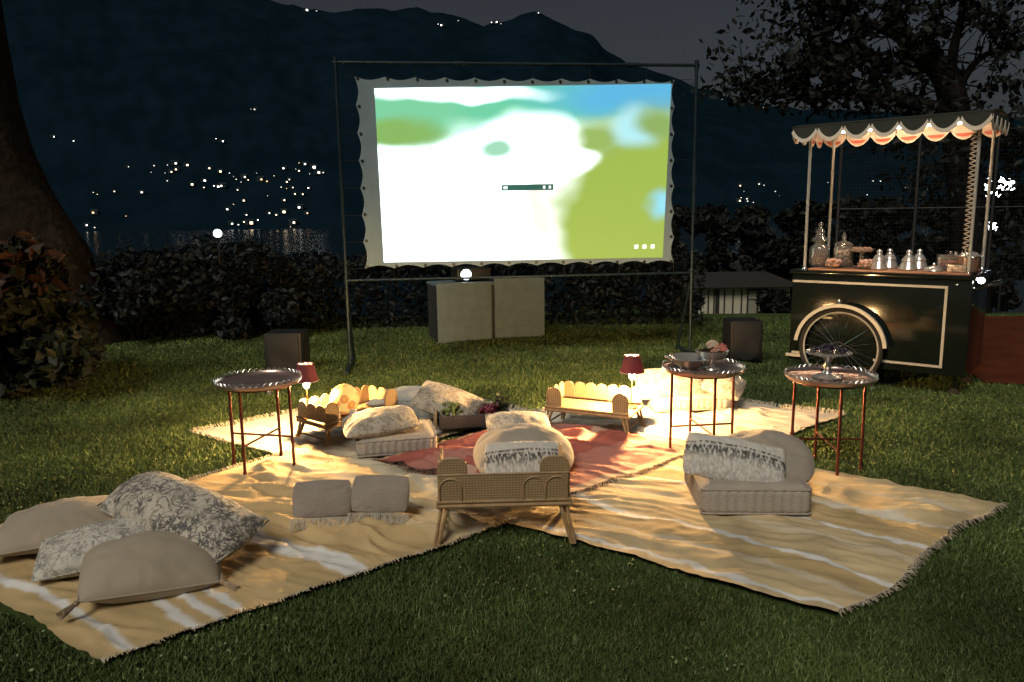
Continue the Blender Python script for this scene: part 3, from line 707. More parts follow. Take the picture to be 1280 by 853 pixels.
    us = np.linspace(0, 1, 9); V = [pt(u, v, -.010) for v in us for u in us]; U = [(u, v) for v in us for u in us]
    Fc = [[j*9+i, j*9+i+1, (j+1)*9+i+1, (j+1)*9+i] for j in range(8) for i in range(8)]
    pic = np_obj('projected_picture', V, Fc, m, fab, False, U)
    def card(name, u0, u1, v0, v1, mm, off): MB().add([pt(u0, v0, off), pt(u1, v0, off), pt(u1, v1, off), pt(u0, v1, off)], [(0, 1, 2, 3)]).build(name, mm, fab, smooth=False)
    card('menu_bar', .415, .595, .408, .442, emit_mat('menu_dark', (.02, .09, .075), 1), -.013)
    for u, w in ((.428, .007), (.563, .004), (.583, .004)): card('menu_icon', u-w, u+w, .417, .433, emit_mat('menu_white', (.9, 1, 1), 1), -.016)
    for u in (.90, .93, .96): card('screen_dot', u-.007, u+.007, .055, .078, emit_mat('menu_white', (.9, 1, 1), 1), -.013)
screen()
def projector():
    a = G(548, 430); b2 = G(681, 421); d = (b2-a); ang = math.atan2(d.y, d.x); w = d.length
    RB = mat('ribbed_panel', (.15, .21, .23), (.12, .17, .19), rough=.75, scale=8)
    r_ = thing('cabinet', 'low cabinet of two pale ribbed panels standing behind the screen', 'cabinet', (a.x, a.y, -.03), ang)
    h = .80
    MB().box((w/2, .31, h/2-.02), (w-.02, .56, h-.06)).build('carcass', mat('cab_dark', (.03, .035, .035), rough=.8), r_)
    for x0, x1 in ((0, w*.495), (w*.525, w)):
        mb = MB(); n = 14; hh = h if x0 == 0 else h+.03
        pn = MB().box(((x0+x1)/2, .012, hh/2), (x1-x0, .024, hh), bev=.004).build('panel', RB, r_)
        for k in range(n):
            x = x0+(x1-x0)*(k+.5)/n; MB().box((x, -.002, hh/2), ((x1-x0)/n*.6, .006, hh-.05)).build('rib', RB, pn)
    MB().box((w/2, .31, h-.03), (w, .58, .03)).build('top_board', RB, r_)
    p = AT(581, 343, a.y+.35)
    r2 = thing('projector', 'projector with a dazzling round lens sitting on the ribbed cabinet', 'projector', (p.x, p.y, h-.012), ang)
    PM = mat('projector_case', (.02, .02, .022), rough=.45)
    zc = p.z-h+.012
    MB().box((.12, .16, zc*1.0), (.46, .36, max(.16, zc*2-.02)), bev=.02).build('case', PM, r2)
    MB().lathe([(.085, 0), (.085, .05), (.07, .055), (.066, .03)], 20, T(0, -.02, zc) @ RX(R(90))).build('lens_barrel', PM, r2)
    MB().ball((0, -.035, zc), (.062, .02, .062), n=16, m=8).build('lens', emit_mat('lens_glow', (.85, .97, 1.0), 40), r2)
projector()
def speaker(px0, px1, pyb, pyt, label):
    a = G(px0, pyb); b2 = G(px1, pyb); w = (b2-a).length; h = AT((px0+px1)/2, pyt, a.y).z
    c_ = (a+b2)/2
    r_ = thing('loudspeaker', label, 'speaker', (c_.x, c_.y, float(lawn_z(c_.x, c_.y))), 0, 'black loudspeakers on the lawn')
    BK = mat('speaker_box', (.006, .007, .008), rough=.6); GRL = mat('speaker_grille', (.007, .009, .010), (.004, .005, .006), rough=.7, metal=.0, scale=120)
    MB().box((0, .17, h/2+.02), (w, .34, h), bev=.015).build('box', BK, r_)
    MB().box((0, -.004, h/2+.02), (w*.86, .02, h*.9), bev=.008).build('grille', GRL, r_)
    MB().lathe([(.0, 0), (w*.34, 0), (w*.36, .012), (w*.30, .012), (.02, .004)], 24, T(0, -.012, h*.36) @ RX(R(90))).build('woofer_ring', GRL, r_)
    MB().box((0, -.018, h*.62), (w*.2, .006, .014)).build('badge', mat('badge', (.35, .36, .36), rough=.3, metal=.8), r_)
    for x in (-w*.36, w*.36): MB().lathe([(0, -.01), (.02, -.01), (.018, .03), (0, .03)], 10, T(x, .05, 0)).build('rubber_foot', BK, r_)
speaker(912, 953, 452, 402, 'black loudspeaker box on the lawn between the screen and the cart')
speaker(333, 378, 468, 419, 'black loudspeaker box on the lawn beside the screen post near the shrubs')

# ================================================================== BLANKETS
def folds(x, y):
    a = R(-24); xr = x*math.cos(a)+y*math.sin(a); yr = -x*math.sin(a)+y*math.cos(a)
    wx = (fbm(x*1.1, y*1.1, 60, 3)-.5)*1.2; 
    n1 = fbm(xr*1.1+wx, yr*4.6+wx*1.5, 61, 3); f1 = (1-np.abs(2*n1-1)*1.9).clip(0, 1)**3.0
    n2 = fbm(xr*2.6+wx, yr*10+wx*2, 64, 2); f2 = (1-np.abs(2*n2-1)*1.7).clip(0, 1)**1.8
    n3 = fbm(x*7, y*7, 67, 3)
    n4 = fbm(x*5.5+wx*2, y*9+wx*2, 81, 2); f4 = (1-np.abs(2*n4-1)*2.2).clip(0, 1)**3
    amp = .35+1.1*sstep((fbm(x*.8, y*.8, 70, 2)-.3)/.4)
    return (.040*f1+.030*f2+.009*f4)*amp+.012*n3+.020*(fbm(xr*4, yr*19+wx*3, 75, 2)-.5)*amp
def blanket(name, label, c, z0, m, uvdir, fr_edges, frm, seed, res=.013, fringe_len=.045, amp=1.0):
    c = [Vector((p[0], p[1])) for p in c]
    lu = (c[1]-c[0]).length; lv = (c[3]-c[0]).length
    nu = int(lu/res); nv = int(lv/res)
    u, v = np.meshgrid(np.linspace(0, 1, nu+1), np.linspace(0, 1, nv+1))
    x = bil(c, u, v, 0); y = bil(c, u, v, 1)
    e = (fbm(u*3, v*3, seed, 3)-.5); e2 = (fbm(u*3, v*3, seed+9, 3)-.5)
    x = x+e*.15+.02*(fbm(u*40, v*40, seed+2, 2)-.5); y = y+e2*.15+.02*(fbm(u*40, v*40, seed+5, 2)-.5)
    edge = np.minimum(np.minimum(u, 1-u)*lu, np.minimum(v, 1-v)*lv)
    k = .35+.65*sstep(edge/.18)
    z = lawn_z(x, y)+z0+folds(x, y)*k*amp+.012
    cx_, cy_ = float(x.mean()), float(y.mean())
    uv = np.stack([(u if uvdir == 'u' else v).ravel(), (v if uvdir == 'u' else u).ravel()], 1)
    r_ = thing(name, label, 'blanket', (cx_, cy_, 0))
    ob = grid_mesh('cloth', x-cx_, y-cy_, z, m, None, uv, r_)
    # fringe threads
    V = []; Fc = []; g = np.random.default_rng(seed)
    for ed in fr_edges:
        idx = {0: (0, slice(None)), 1: (slice(None), -1), 2: (-1, slice(None)), 3: (slice(None), 0)}[ed]
        ex, ey, ez = x[idx], y[idx], z[idx]; inn = {0: (2, slice(None)), 1: (slice(None), -3), 2: (-3, slice(None)), 3: (slice(None), 2)}[ed]
        ox, oy = ex-x[inn], ey-y[inn]; l_ = np.hypot(ox, oy)+1e-9; ox /= l_; oy /= l_
        for j in range(len(ex)-1):
            for q in range(3):
                f = g.random(); px_ = ex[j]*(1-f)+ex[j+1]*f; py_ = ey[j]*(1-f)+ey[j+1]*f; pz = ez[j]*(1-f)+ez[j+1]*f
                L_ = fringe_len*(.5+.8*g.random()); a = g.normal()*.45
                dx = ox[j]*math.cos(a)-oy[j]*math.sin(a); dy = ox[j]*math.sin(a)+oy[j]*math.cos(a)
                w = .0022; gz = float(lawn_z(px_, py_))+.034+.014*g.random()
                p0 = np.array([px_, py_, pz]); p1 = np.array([px_+dx*L_*.5, py_+dy*L_*.5, max(pz*.5+gz*.5+.008, gz)]); p2 = np.array([px_+dx*L_, py_+dy*L_, gz])
                s_ = np.array([-dy*w, dx*w, 0]); i = len(V)
                V += [p0-s_, p0+s_, p1+s_, p1-s_, p2+s_*.6, p2-s_*.6]; Fc += [[i, i+1, i+2, i+3], [i+3, i+2, i+4, i+5]]
    if V: np_obj('fringe', np.array(V)-[cx_, cy_, 0], np.array(Fc), frm, r_, kind='stuff')
    return r_
MU = (.53, .39, .20); MU2 = (.58, .455, .265); CRM = (.66, .60, .49); WHT = (.72, .71, .68)
mA = stripe_mat('mustard_white_stripes', [(0, MU), (.055, WHT), (.075, MU), (.165, WHT), (.185, MU), (.207, WHT), (.227, MU), (.25, WHT), (.27, MU), (.462, WHT), (.52, MU), (.70, MU2), (.80, (.62, .53, .38)), (.84, MU2), (.92, (.62, .53, .38))], wob=.02)
mB = stripe_mat('mustard_cream_stripes', [(0, MU2), (.06, WHT), (.078, MU2), (.17, (.62, .53, .38)), (.20, MU), (.285, WHT), (.31, MU2), (.43, (.62, .52, .36)), (.47, MU2), (.56, WHT), (.578, MU), (.70, CRM), (.72, MU2), (.85, (.60, .51, .37)), (.88, MU2)], wob=.07, noise_amt=.2)
mC = stripe_mat('cream_cloth', [(0, CRM), (.3, (.60, .53, .42)), (.6, CRM)], wob=.05)
mD = stripe_mat('cream_cloth_ridged', [(0, (.66, .58, .46)), (.25, (.60, .52, .41)), (.5, (.66, .58, .46)), (.75, (.62, .54, .43))], wob=.05)
COR = (.40, .12, .09); COR2 = (.47, .20, .155)
mE = stripe_mat('coral_cloth', [(0, (.50, .36, .25)), (.03, COR), (.2, COR2), (.40, COR), (.47, (.52, .34, .26)), (.53, COR), (.7, COR2), (.97, (.50, .36, .25))], wob=.03)
FRC = mat('fringe_cream', (.60, .52, .40), (.50, .42, .30), rough=.9, scale=30)
FRM = mat('fringe_mustard', (.52, .38, .20), (.60, .54, .42), rough=.9, scale=8)
FRD = mat('fringe_dark', (.03, .022, .022), (.30, .15, .10), rough=.9, scale=16)
blanket('picnic_blanket', 'cream blanket under the rattan table with the patterned globe', BL['C'], .0, mC, 'u', (0, 1, 2, 3), FRC, 3, amp=.8)
blanket('picnic_blanket', 'cream fringed blanket under the round table holding silver bowls', BL['D'], .0, mD, 'v', (0, 1, 2, 3), FRC, 13, amp=.8)
blanket('picnic_blanket', 'mustard blanket with white bands under the heap of four pillows', BL['A'], .012, mA, 'v', (1, 3), FRM, 23, fringe_len=.026)
blanket('picnic_blanket', 'mustard and cream striped blanket under the tufted grey floor cushion', BL['B'], .020, mB, 'v', (1, 3), FRC, 33, fringe_len=.038)
blanket('picnic_blanket', 'coral red blanket with dark tasselled edge where the other blankets meet', BL['E'], .034, mE, 'u', (0, 1, 2, 3), FRD, 43, fringe_len=.05, amp=1.5)
def gz(x, y, base=0.0): return float(lawn_z(x, y)+folds(np.array(x), np.array(y)))+base

# ================================================================== CUSHIONS
def pillow_mesh(w, h, t, seed, n=40, pinch=.10, wr=.012, rnd=.10):
    u, v = np.meshgrid(np.linspace(-1, 1, n), np.linspace(-1, 1, n))
    pu = 1-pinch*(1-u**2)*np.abs(v)**2.0; pv = 1-pinch*(1-v**2)*np.abs(u)**2.0
    cr_ = 1-.075*(u*u*v*v)**1.5-.03*(u*u*v*v)**.5
    X = u*w/2*cr_*(1-pinch*(1-v**2)*np.abs(u)**5*.8); Y = v*h/2*cr_*(1-pinch*(1-u**2)*np.abs(v)**5*.8)
    X = X*(1-rnd)+rnd*u*np.sqrt(1-v*v/2)*w/2; Y = Y*(1-rnd)+rnd*v*np.sqrt(1-u*u/2)*h/2
    prof = ((1-np.abs(u)**2.1)*(1-np.abs(v)**2.1)).clip(0, 1)**.58
    prof = prof*(1+.10*(fbm(u*1.3, v*1.3, seed+50, 2)-.5))
    rad = np.hypot(u, v); rid = np.abs(2*fbm(np.arctan2(v, u)*2.6+3, rad*1.2, seed+20, 2)-1)
    wrk = wr*(fbm(u*2.2+v, v*2.2-u*.5, seed, 4)-.5)*2*prof**.5-wr*1.1*np.exp(-(rid/.16)**2)*np.clip(rad-.35, 0, 1)*prof**.4
    Z1 = t/2*prof+wrk; Z2 = -t/2*prof*.9+wrk*.5
    V = np.concatenate([np.stack([X.ravel(), Y.ravel(), Z1.ravel()], 1), np.stack([X.ravel(), Y.ravel(), Z2.ravel()-.0005], 1)])
    i = np.arange((n-1)**2); a = (i//(n-1))*n+i % (n-1); q = np.stack([a, a+1, a+n+1, a+n], 1)
    Fc = np.concatenate([q, q[:, ::-1]+n*n])
    # stitch rims
    ring = list(range(n))+[k*n+n-1 for k in range(1, n)]+[n*n-1-k for k in range(1, n)]+[k*n for k in range(n-2, 0, -1)]
    rr = np.array(ring); r2 = np.roll(rr, -1)
    Fc = np.concatenate([Fc, np.stack([r2, rr, rr+n*n, r2+n*n], 1)])
    return V, Fc
def pillow(label, w, h, t, loc, rz, tilt, m, seed, cat='pillow', roll=0, tassels=None, pinch=.10, wr=.012, fringe=None, name='pillow', group=None, piping=None, rnd=.10):
    """tilt: rotation about the pillow's own long axis"""
    r_ = thing(name, label, cat, loc, 0, group)
    r_.rotation_euler = (RZ(rz) @ RY(roll) @ RX(tilt)).to_euler()
    V, Fc = pillow_mesh(w, h, t, seed, pinch=pinch, wr=wr, rnd=rnd)
    np_obj('cover', V, Fc, m, r_, True)
    if piping:
        q = [(sx*w/2*.90, sy*h/2*.90, 0) for sx, sy in ((-1, -1), (1, -1), (1, 1), (-1, 1))]
        pts = []
        for k in range(4):
            a = Vector(q[k]); b2 = Vector(q[(k+1) % 4])
            for f in np.linspace(0, 1, 10, endpoint=False):
                p = a.lerp(b2, f); c_ = 1+(.10-pinch*.8)*(1-(2*f-1)**2)
                if k % 2 == 0: p.y *= c_
                else: p.x *= c_
                pts.append(p)
        MB().tube(pts, .005, 6, closed=True).build('piping', piping, r_)
    if tassels:
        TS = mat('tassel', (.34, .25, .17), (.26, .18, .12), rough=.9, scale=40)
        for sx, sy in tassels:
            M_ = T(sx*w/2*.9, sy*h/2*.9, 0) @ RZ(math.atan2(sy, sx)) @ RY(R(100))
            ts = MB().lathe([(.0, -.005), (.011, .0), (.013, .012), (.008, .02)], 10, M_).build('tassel', TS, r_)
            th = MB()
            for k in range(16):
                a = 2*math.pi*k/16; th.tube([(.007*math.cos(a), .007*math.sin(a), .018), (.012*math.cos(a), .012*math.sin(a), .05), (.016*math.cos(a+.3), .016*math.sin(a+.3), .085)], .0022, 4, M_)
            th.build('tassel_threads', TS, ts, kind='stuff')
    if fringe:
        g = random.Random(seed); th = MB()
        for k in range(int(w/.005)):
            x = -w/2+w*k/(w/.005); yy = -h/2*(1-pinch*(1-(2*x/w)**2)*.8)
            th.tube([(x, yy, 0), (x+g.uniform(-.006, .006), yy-.025, g.uniform(-.004, .014)), (x+g.uniform(-.014, .014), yy-.055, g.uniform(-.012, .012))], .0022, 3)
        th.build('fringe', fringe, r_, kind='stuff')
    return r_
BEI = mat('beige_linen', (.38, .32, .235), (.33, .275, .20), rough=.9, scale=5, bump=.15, bscale=260, sheen=.15)
GRB = mat('grey_linen', (.36, .31, .25), (.31, .27, .22), rough=.9, scale=5, bump=.15, bscale=260, sheen=.15)
TPE = mat('taupe_canvas', (.30, .255, .215), (.25, .21, .18), rough=.9, scale=6, bump=.15, bscale=220)
TOI = toile_mat('toile_print', (.50, .455, .37), (.045, .04, .045), 10, .9)
TOIL = toile_mat('toile_print_pale', (.56, .53, .46), (.07, .065, .065), 12, .72)
TOI2 = toile_mat('toile_print_fine', (.52, .48, .40), (.10, .09, .085), 15, .8)
TOI3 = toile_mat('toile_print_sand', (.50, .44, .345), (.12, .095, .065), 15, .8)
CREAMF = mat('cream_wool', (.58, .54, .46), (.50, .46, .38), rough=.95, scale=20, bump=.5, bscale=120)
# black/white woven lumbar
def lumbar_mat():
    m, N, L, b = newmat('black_white_weave')
    tc = N.new('ShaderNodeTexCoord'); sp = N.new('ShaderNodeSeparateXYZ'); L.new(tc.outputs['Object'], sp.inputs[0])
    cr = N.new('ShaderNodeValToRGB'); cr.color_ramp.interpolation = 'LINEAR'
    mr = N.new('ShaderNodeMapRange'); mr.inputs['From Min'].default_value = -.14; mr.inputs['From Max'].default_value = .14; L.new(sp.outputs[1], mr.inputs['Value']); L.new(mr.outputs['Result'], cr.inputs[0])
    el = cr.color_ramp.elements; el[0].color = (.35, .35, .35, 1); el[1].color = (0, 0, 0, 1)
    for p, v in ((.30, .25), (.42, .5), (.5, .8), (.63, 1), (.68, .1), (.70, .9), (.73, .9), (.75, .02)):
        e = el.new(p); e.color = (v, v, v, 1)
    nz = N.new('ShaderNodeTexNoise'); nz.inputs['Scale'].default_value = 60; nz.inputs['Detail'].default_value = 3
    mp = N.new('ShaderNodeMapping'); mp.inputs['Scale'].default_value = (1.2, .5, 1); L.new(tc.outputs['Object'], mp.inputs[0]); L.new(mp.outputs[0], nz.inputs['Vector'])
    md = N.new('ShaderNodeMapRange'); md.inputs['From Min'].default_value = .40; md.inputs['From Max'].default_value = .56; L.new(nz.outputs['Fac'], md.inputs['Value'])
    ml = N.new('ShaderNodeMath'); ml.operation = 'MULTIPLY'; L.new(cr.outputs[0], ml.inputs[0]); L.new(md.outputs['Result'], ml.inputs[1])
    mx = N.new('ShaderNodeMix'); mx.data_type = 'RGBA'; mx.inputs['A'].default_value = (.58, .55, .49, 1); mx.inputs['B'].default_value = (.035, .035, .035, 1)
    L.new(ml.outputs[0], mx.inputs['Factor']); L.new(mx.outputs['Result'], b.inputs['Base Color']); b.inputs['Roughness'].default_value = .95
    bp = N.new('ShaderNodeBump'); bp.inputs['Strength'].default_value = .8; bp.inputs['Distance'].default_value = .01; L.new(nz.outputs['Fac'], bp.inputs['Height']); L.new(bp.outputs['Normal'], b.inputs['Normal'])
    return m
LUM = lumbar_mat()
def box_cushion(label, w, d, h, loc, rz, m, seed, name='floor_cushion', tuft=True):
    r_ = thing(name, label, 'cushion', loc, rz)
    nx, ny, nz_ = 34, 30, 10
    bm = bmesh.new(); bmesh.ops.create_cube(bm, size=2)
    bmesh.ops.subdivide_edges(bm, edges=bm.edges[:], cuts=39, use_grid_fill=True)
    for v in bm.verts:
        x, y, z = v.co
        # rounded-box mapping
        def rb(a, lim): return a
        px_, py_, pz = x*w/2, y*d/2, z*h/2
        rr = .042
        q = Vector((max(abs(px_)-(w/2-rr), 0)*math.copysign(1, px_), max(abs(py_)-(d/2-rr), 0)*math.copysign(1, py_), max(abs(pz)-(h/2-rr), 0)*math.copysign(1, pz)))
        if q.length > rr:
            k = q.normalized()*rr-q; px_ += k.x; py_ += k.y; pz += k.z
        # bulging top, ribbed sides
        if z > .99: pz += .02*(1-x*x)*(1-y*y)+.006*(float(fbm(x*3, y*3, seed))-.5)
        if abs(y) > .99 and tuft: py_ += math.copysign(.012*abs(math.sin(px_*math.pi/.047))*(1-abs(z)**4), y)
        if abs(x) > .99 and tuft: px_ += math.copysign(.012*abs(math.sin(py_*math.pi/.047))*(1-abs(z)**4), x)
        v.co = (px_, py_, pz+h/2)
    me = bpy.data.meshes.new('cover'); bm.to_mesh(me); bm.free(); me.polygons.foreach_set('use_smooth', np.ones(len(me.polygons), dtype=bool)); me.materials.append(m)
    o = bpy.data.objects.new('cover', me); COL.objects.link(o); o.parent = r_
    for z in (.018, h-.018):
        mb = MB(); rr = .02; q = []
        for cx_, cy_, a0 in ((w/2-rr, d/2-rr, 0), (-w/2+rr, d/2-rr, 90), (-w/2+rr, -d/2+rr, 180), (w/2-rr, -d/2+rr, 270)):
            for k in range(5): a = R(a0+k*22.5); q.append((cx_+(rr+.001)*math.cos(a), cy_+(rr+.001)*math.sin(a), z))
        MB().tube(q, .006, 6, closed=True).build('piping', m, r_)
    return r_
# --- heap of four pillows on the mustard blanket
def ptop(px, py, z): p = G(px, py, z); return (p.x, p.y, p.z)
pillow('plain beige pillow lying flat at the back of the heap', .62, .46, .17, ptop(78, 655, .13), R(18), R(6), BEI, 1, roll=R(-4), piping=BEI)
pillow('plain beige pillow with brown corner tassels in front of the heap', .60, .46, .22, ptop(191, 706, .11), R(24), R(8), BEI, 2, tassels=[(-1, -1), (1, -1), (-1, 1)], roll=R(3), piping=BEI)
pillow('small toile print pillow tucked between the two plain beige pillows', .60, .33, .17, ptop(131, 682, .13), R(20), R(14), TOIL, 3, roll=R(-5), piping=TOIL)
pillow('long toile print pillow propped up across the back of the heap', .92, .36, .25, ptop(226, 642, .22), R(-29), R(16), TOI, 4, rnd=.22, roll=R(8), piping=TOI)
# --- two small taupe fringed cushions
for k, (px, lab, rz) in enumerate(((403, 'small taupe canvas cushion with white fringe, farther from the rattan table', 6), (476, 'small taupe canvas cushion with white fringe right beside the rattan table', -4))):
    c_ = G(px, 662, .03)
    pillow(lab, .31, .20, .045, (c_.x, c_.y+.03, gz(c_.x, c_.y, .15)), R(rz), R(58), TPE, 10+k, fringe=CREAMF, pinch=.04, wr=.008, cat='cushion', name='cushion')
# --- cushion stack left of the coral blanket
STK = mat('pale_grey_wool', (.42, .37, .31), (.36, .32, .27), rough=.95, scale=9, bump=.3, bscale=90)
c_ = G(489, 573, .02); zb = gz(c_.x, c_.y+.22, .03)
box_cushion('low pale grey floor cushion under a toile pillow beside the coral blanket', .52, .46, .13, (c_.x, c_.y+.20, zb), R(12), STK, 5)
pillow('toile print pillow lying on the low grey floor cushion', .54, .38, .16, (c_.x-.09, c_.y+.13, zb+.195), R(16), R(8), TOI3, 6, roll=R(-5))
c_ = G(522, 526, .02); zb = gz(c_.x, c_.y+.2, .02)
box_cushion('pale blue-grey floor cushion behind the rattan table with the patterned globe', .46, .46, .17, (c_.x, c_.y+.2, zb), R(-6), mat('bluegrey_wool', (.40, .40, .37), (.34, .34, .32), rough=.95, scale=9, bump=.3, bscale=90), 7)
pillow('toile print pillow leaning over the fruit tray', .54, .34, .16, ptop(560, 503, .22), R(-14), R(26), TOI3, 8, roll=R(16), piping=TOI3)
# --- centre group behind the near rattan table
c_ = G(652, 600, .02)
pillow('large round-topped greige cushion heaped behind the near rattan table', .62, .52, .32, (.06, 4.46, gz(.07, 4.46, .155)), R(4), R(16), GRB, 9, cat='cushion', name='cushion', pinch=.04, rnd=.62, wr=.02)
pillow('shaggy black and white lumbar pillow resting against the greige cushion', .46, .28, .10, (.055, 4.12, gz(.05, 4.1, .21)), R(5), R(46), LUM, 14, fringe=CREAMF, pinch=.05)
pillow('pale toile pillow behind the greige cushion beside the fruit', .46, .36, .14, (.04, 4.92, gz(.0, 4.9, .15)), R(8), R(24), TOI2, 15, piping=TOI2)
# --- right back group
c_ = G(886, 533, .02); zb = gz(c_.x, c_.y+.2, .02)
CRW = mat('cream_wool_cushion', (.56, .49, .39), (.48, .42, .33), rough=.95, scale=9, bump=.3, bscale=90)
box_cushion('cream floor cushion behind the round table with the silver bowls', .62, .46, .12, (c_.x-.06, c_.y+.55, zb), R(6), CRW, 16)
pillow('long sand toile pillow lit by the lamp on the cream floor cushion', .62, .34, .17, (c_.x-.18, c_.y+.52, zb+.19), R(4), R(36), TOI3, 17, piping=CREAMF)
pillow('small toile pillow hanging over the corner of the cream floor cushion', .36, .34, .14, (c_.x+.24, c_.y+.5, zb+.18), R(-24), R(20), TOI3, 18, roll=R(14))
# --- right front group
c_ = G(948, 650, .02); zb = gz(c_.x, c_.y+.25, .02)
box_cushion('tufted grey floor cushion on the striped mustard blanket', .56, .50, .165, (c_.x+.0, c_.y+.25, zb), R(-3), mat('grey_tuft', (.40, .345, .285), (.35, .30, .25), rough=.95, scale=9, bump=.3, bscale=90), 19)
pillow('round grey cushion at the back of the tufted floor cushion', .52, .46, .24, (c_.x+.15, c_.y+.36, zb+.20), R(-10), R(20), GRB, 20, pinch=.04, rnd=.62, wr=.02)
pillow('black and white woven lumbar pillow lying on the tufted floor cushion', .57, .31, .11, (c_.x-.08, c_.y+.19, zb+.245), R(-14), R(36), LUM, 24, roll=R(8), pinch=.08, rnd=.03, wr=.02)

# ================================================================== ROUND TRAY TABLES
COPPER = mat('copper_tube', (.17, .05, .035), (.12, .035, .026), rough=.32, metal=.75, scale=20)
TRAYM = mat('tray_metal', (.62, .46, .40), (.50, .34, .30), rough=.28, metal=.85, scale=9)
SILV = mat('silver', (.74, .71, .66), (.64, .61, .56), rough=.24, metal=.72, scale=14)
def tray_table(label, c, rz, r=.262, h=.60):
    z0 = gz(c[0], c[1]) if label.find('lawn') < 0 else float(lawn_z(c[0], c[1]))
    r_ = thing('tray_table', label, 'table', (c[0], c[1], max(z0, .0)), rz, 'round copper tray tables')
    h = h-max(z0, 0)
    tr = MB().lathe([(0, h-.014), (r*.96, h-.014), (r, h-.004), (r+.006, h+.010), (r+.002, h+.013), (r-.006, h-.002), (r*.93, h-.008), (0, h-.008)], 48).build('tray', TRAYM, r_)
    ga = MB()
    for k in range(44):
        a = 2*math.pi*k/44; a2 = 2*math.pi*(k+.5)/44; a3 = 2*math.pi*(k+1)/44
        ga.tube([((r)*math.cos(q), (r)*math.sin(q), h+z_) for q, z_ in ((a, .008), ((a+a2)/2, .024), (a2, .03), ((a2+a3)/2, .024), (a3, .008))], .0022, 4)
    ga.build('gallery_rim', SILV, tr, kind='stuff')
    lr = r*.80
    for k in range(4):
        a = math.pi/4+k*math.pi/2
        lg = MB().tube([(lr*math.cos(a), lr*math.sin(a), h-.012), (lr*1.02*math.cos(a), lr*1.02*math.sin(a), -.03)], .0095, 8).build('leg', COPPER, r_)
        MB().lathe([(0, -.03), (.012, -.03), (.012, .008), (.0098, .012)], 8, T(lr*1.02*math.cos(a), lr*1.02*math.sin(a), .02)).build('foot_cap', COPPER, lg)
    for k in range(2):
        a = math.pi/4+k*math.pi/2
        MB().tube([(lr*math.cos(a), lr*math.sin(a), .19+k*.014), (-lr*math.cos(a), -lr*math.sin(a), .19+k*.014)], .0065, 8).build('stretcher', COPPER, r_)
    MB().lathe([(r*.78, h-.03), (r*.82, h-.03), (r*.82, h-.015), (r*.78, h-.015)], 32).build('ring_support', COPPER, r_)
    MB().ball((0, -r*.98, h-.03), (.012, .006, .014), n=8, m=6).build('pendant', SILV, r_)
    return r_, max(z0, 0)+h
t1, z1 = tray_table('round copper tray table on the lawn with the grape stand on it', (1.95, 4.56), R(40))
t2, z2 = tray_table('round copper tray table holding two silver bowls', (1.25, 4.88), R(52))
t3, z3 = tray_table('empty round copper tray table next to the lamp and patterned ball', (-1.60, 4.68), R(32))
def fruit_bowl():
    z = z2-.006
    d = thing('serving_dish', 'wide two-handled silver dish on the copper tray table', 'dish', (1.165, 4.90, z), R(20))
    MB().lathe([(0, .006), (.05, .004), (.06, .0), (.064, .01), (.12, .05), (.145, .072), (.150, .076), (.144, .080), (.11, .055), (.05, .018), (0, .014)], 36).build('bowl', SILV, d)
    for s in (-1, 1): MB().tube([(s*.14, -.035, .075), (s*.175, -.02, .092), (s*.175, .02, .092), (s*.14, .035, .075)], .006, 8).build('handle', SILV, d)
    b_ = thing('footed_bowl', 'silver footed bowl heaped with pink and pale flowers', 'bowl', (1.30, 4.86, z), 0)
    MB().lathe([(0, .004), (.055, .004), (.05, .012), (.02, .02), (.016, .05), (.03, .06), (.075, .075), (.10, .11), (.108, .128), (.102, .128), (.09, .10), (.05, .08), (0, .078)], 36).build('bowl', SILV, b_)
    g = random.Random(3)
    cols = [mat('petal_pink', (.55, .16, .12), rough=.6), mat('petal_cream', (.55, .46, .34), rough=.6), mat('petal_rose', (.50, .24, .18), rough=.6), mat('leaf_flower', (.10, .14, .05), rough=.6)]
    for k in range(20):
        a = g.uniform(0, 6.28); q = .088*g.random()**.5; c0 = (q*math.cos(a), q*math.sin(a), .128+.045*(1-q/.1)+g.uniform(-.008, .012))
        mb = MB()
        for p in range(6):
            aa = p*math.pi/3; mb.ball((c0[0]+.014*math.cos(aa), c0[1]+.014*math.sin(aa), c0[2]), (.014, .014, .009), n=8, m=5)
        mb.ball((c0[0], c0[1], c0[2]+.007), .012, n=8, m=5)
        mi = 0 if c0[0] > .02 else (1 if g.random() < .6 else 2)
        mb.build('flower', cols[mi if g.random() < .85 else 3], b_)
fruit_bowl()
def grape_stand():
    z = z1-.006
    b_ = thing('pedestal_stand', 'silver pedestal dish carrying dark grapes on the tray table', 'stand', (1.93, 4.56, z))
    MB().lathe([(0, .002), (.085, .002), (.088, .008), (.06, .02), (.03, .03), (.018, .05), (.026, .075), (.018, .10), (.03, .125), (.07, .14), (.125, .15), (.138, .16), (.132, .164), (.10, .156), (0, .150)], 36).build('dish', SILV, b_)
    GP = mat('dark_grape', (.012, .010, .022), (.03, .015, .03), rough=.3, scale=30)
    bn = thing('grape_bunch', 'dark purple grapes piled on the silver pedestal dish', 'grapes', (1.93, 4.56, z+.158))
    g = random.Random(8)
    for k in range(46):
        a = g.uniform(0, 6.28); q = .095*g.random()**.5; zz = .012+.045*max(0, 1-q/.1)*g.random()
        MB().ball((q*math.cos(a)*1.1, q*math.sin(a), zz), .0125, n=8, m=6).build('grape', GP, bn)
    MB().tube([(0, 0, .05), (.05, -.02, .065), (.12, -.04, .03), (.15, -.05, .0)], .004, 5).build('stem', mat('stem_brown', (.12, .08, .04), rough=.8), bn)
grape_stand()

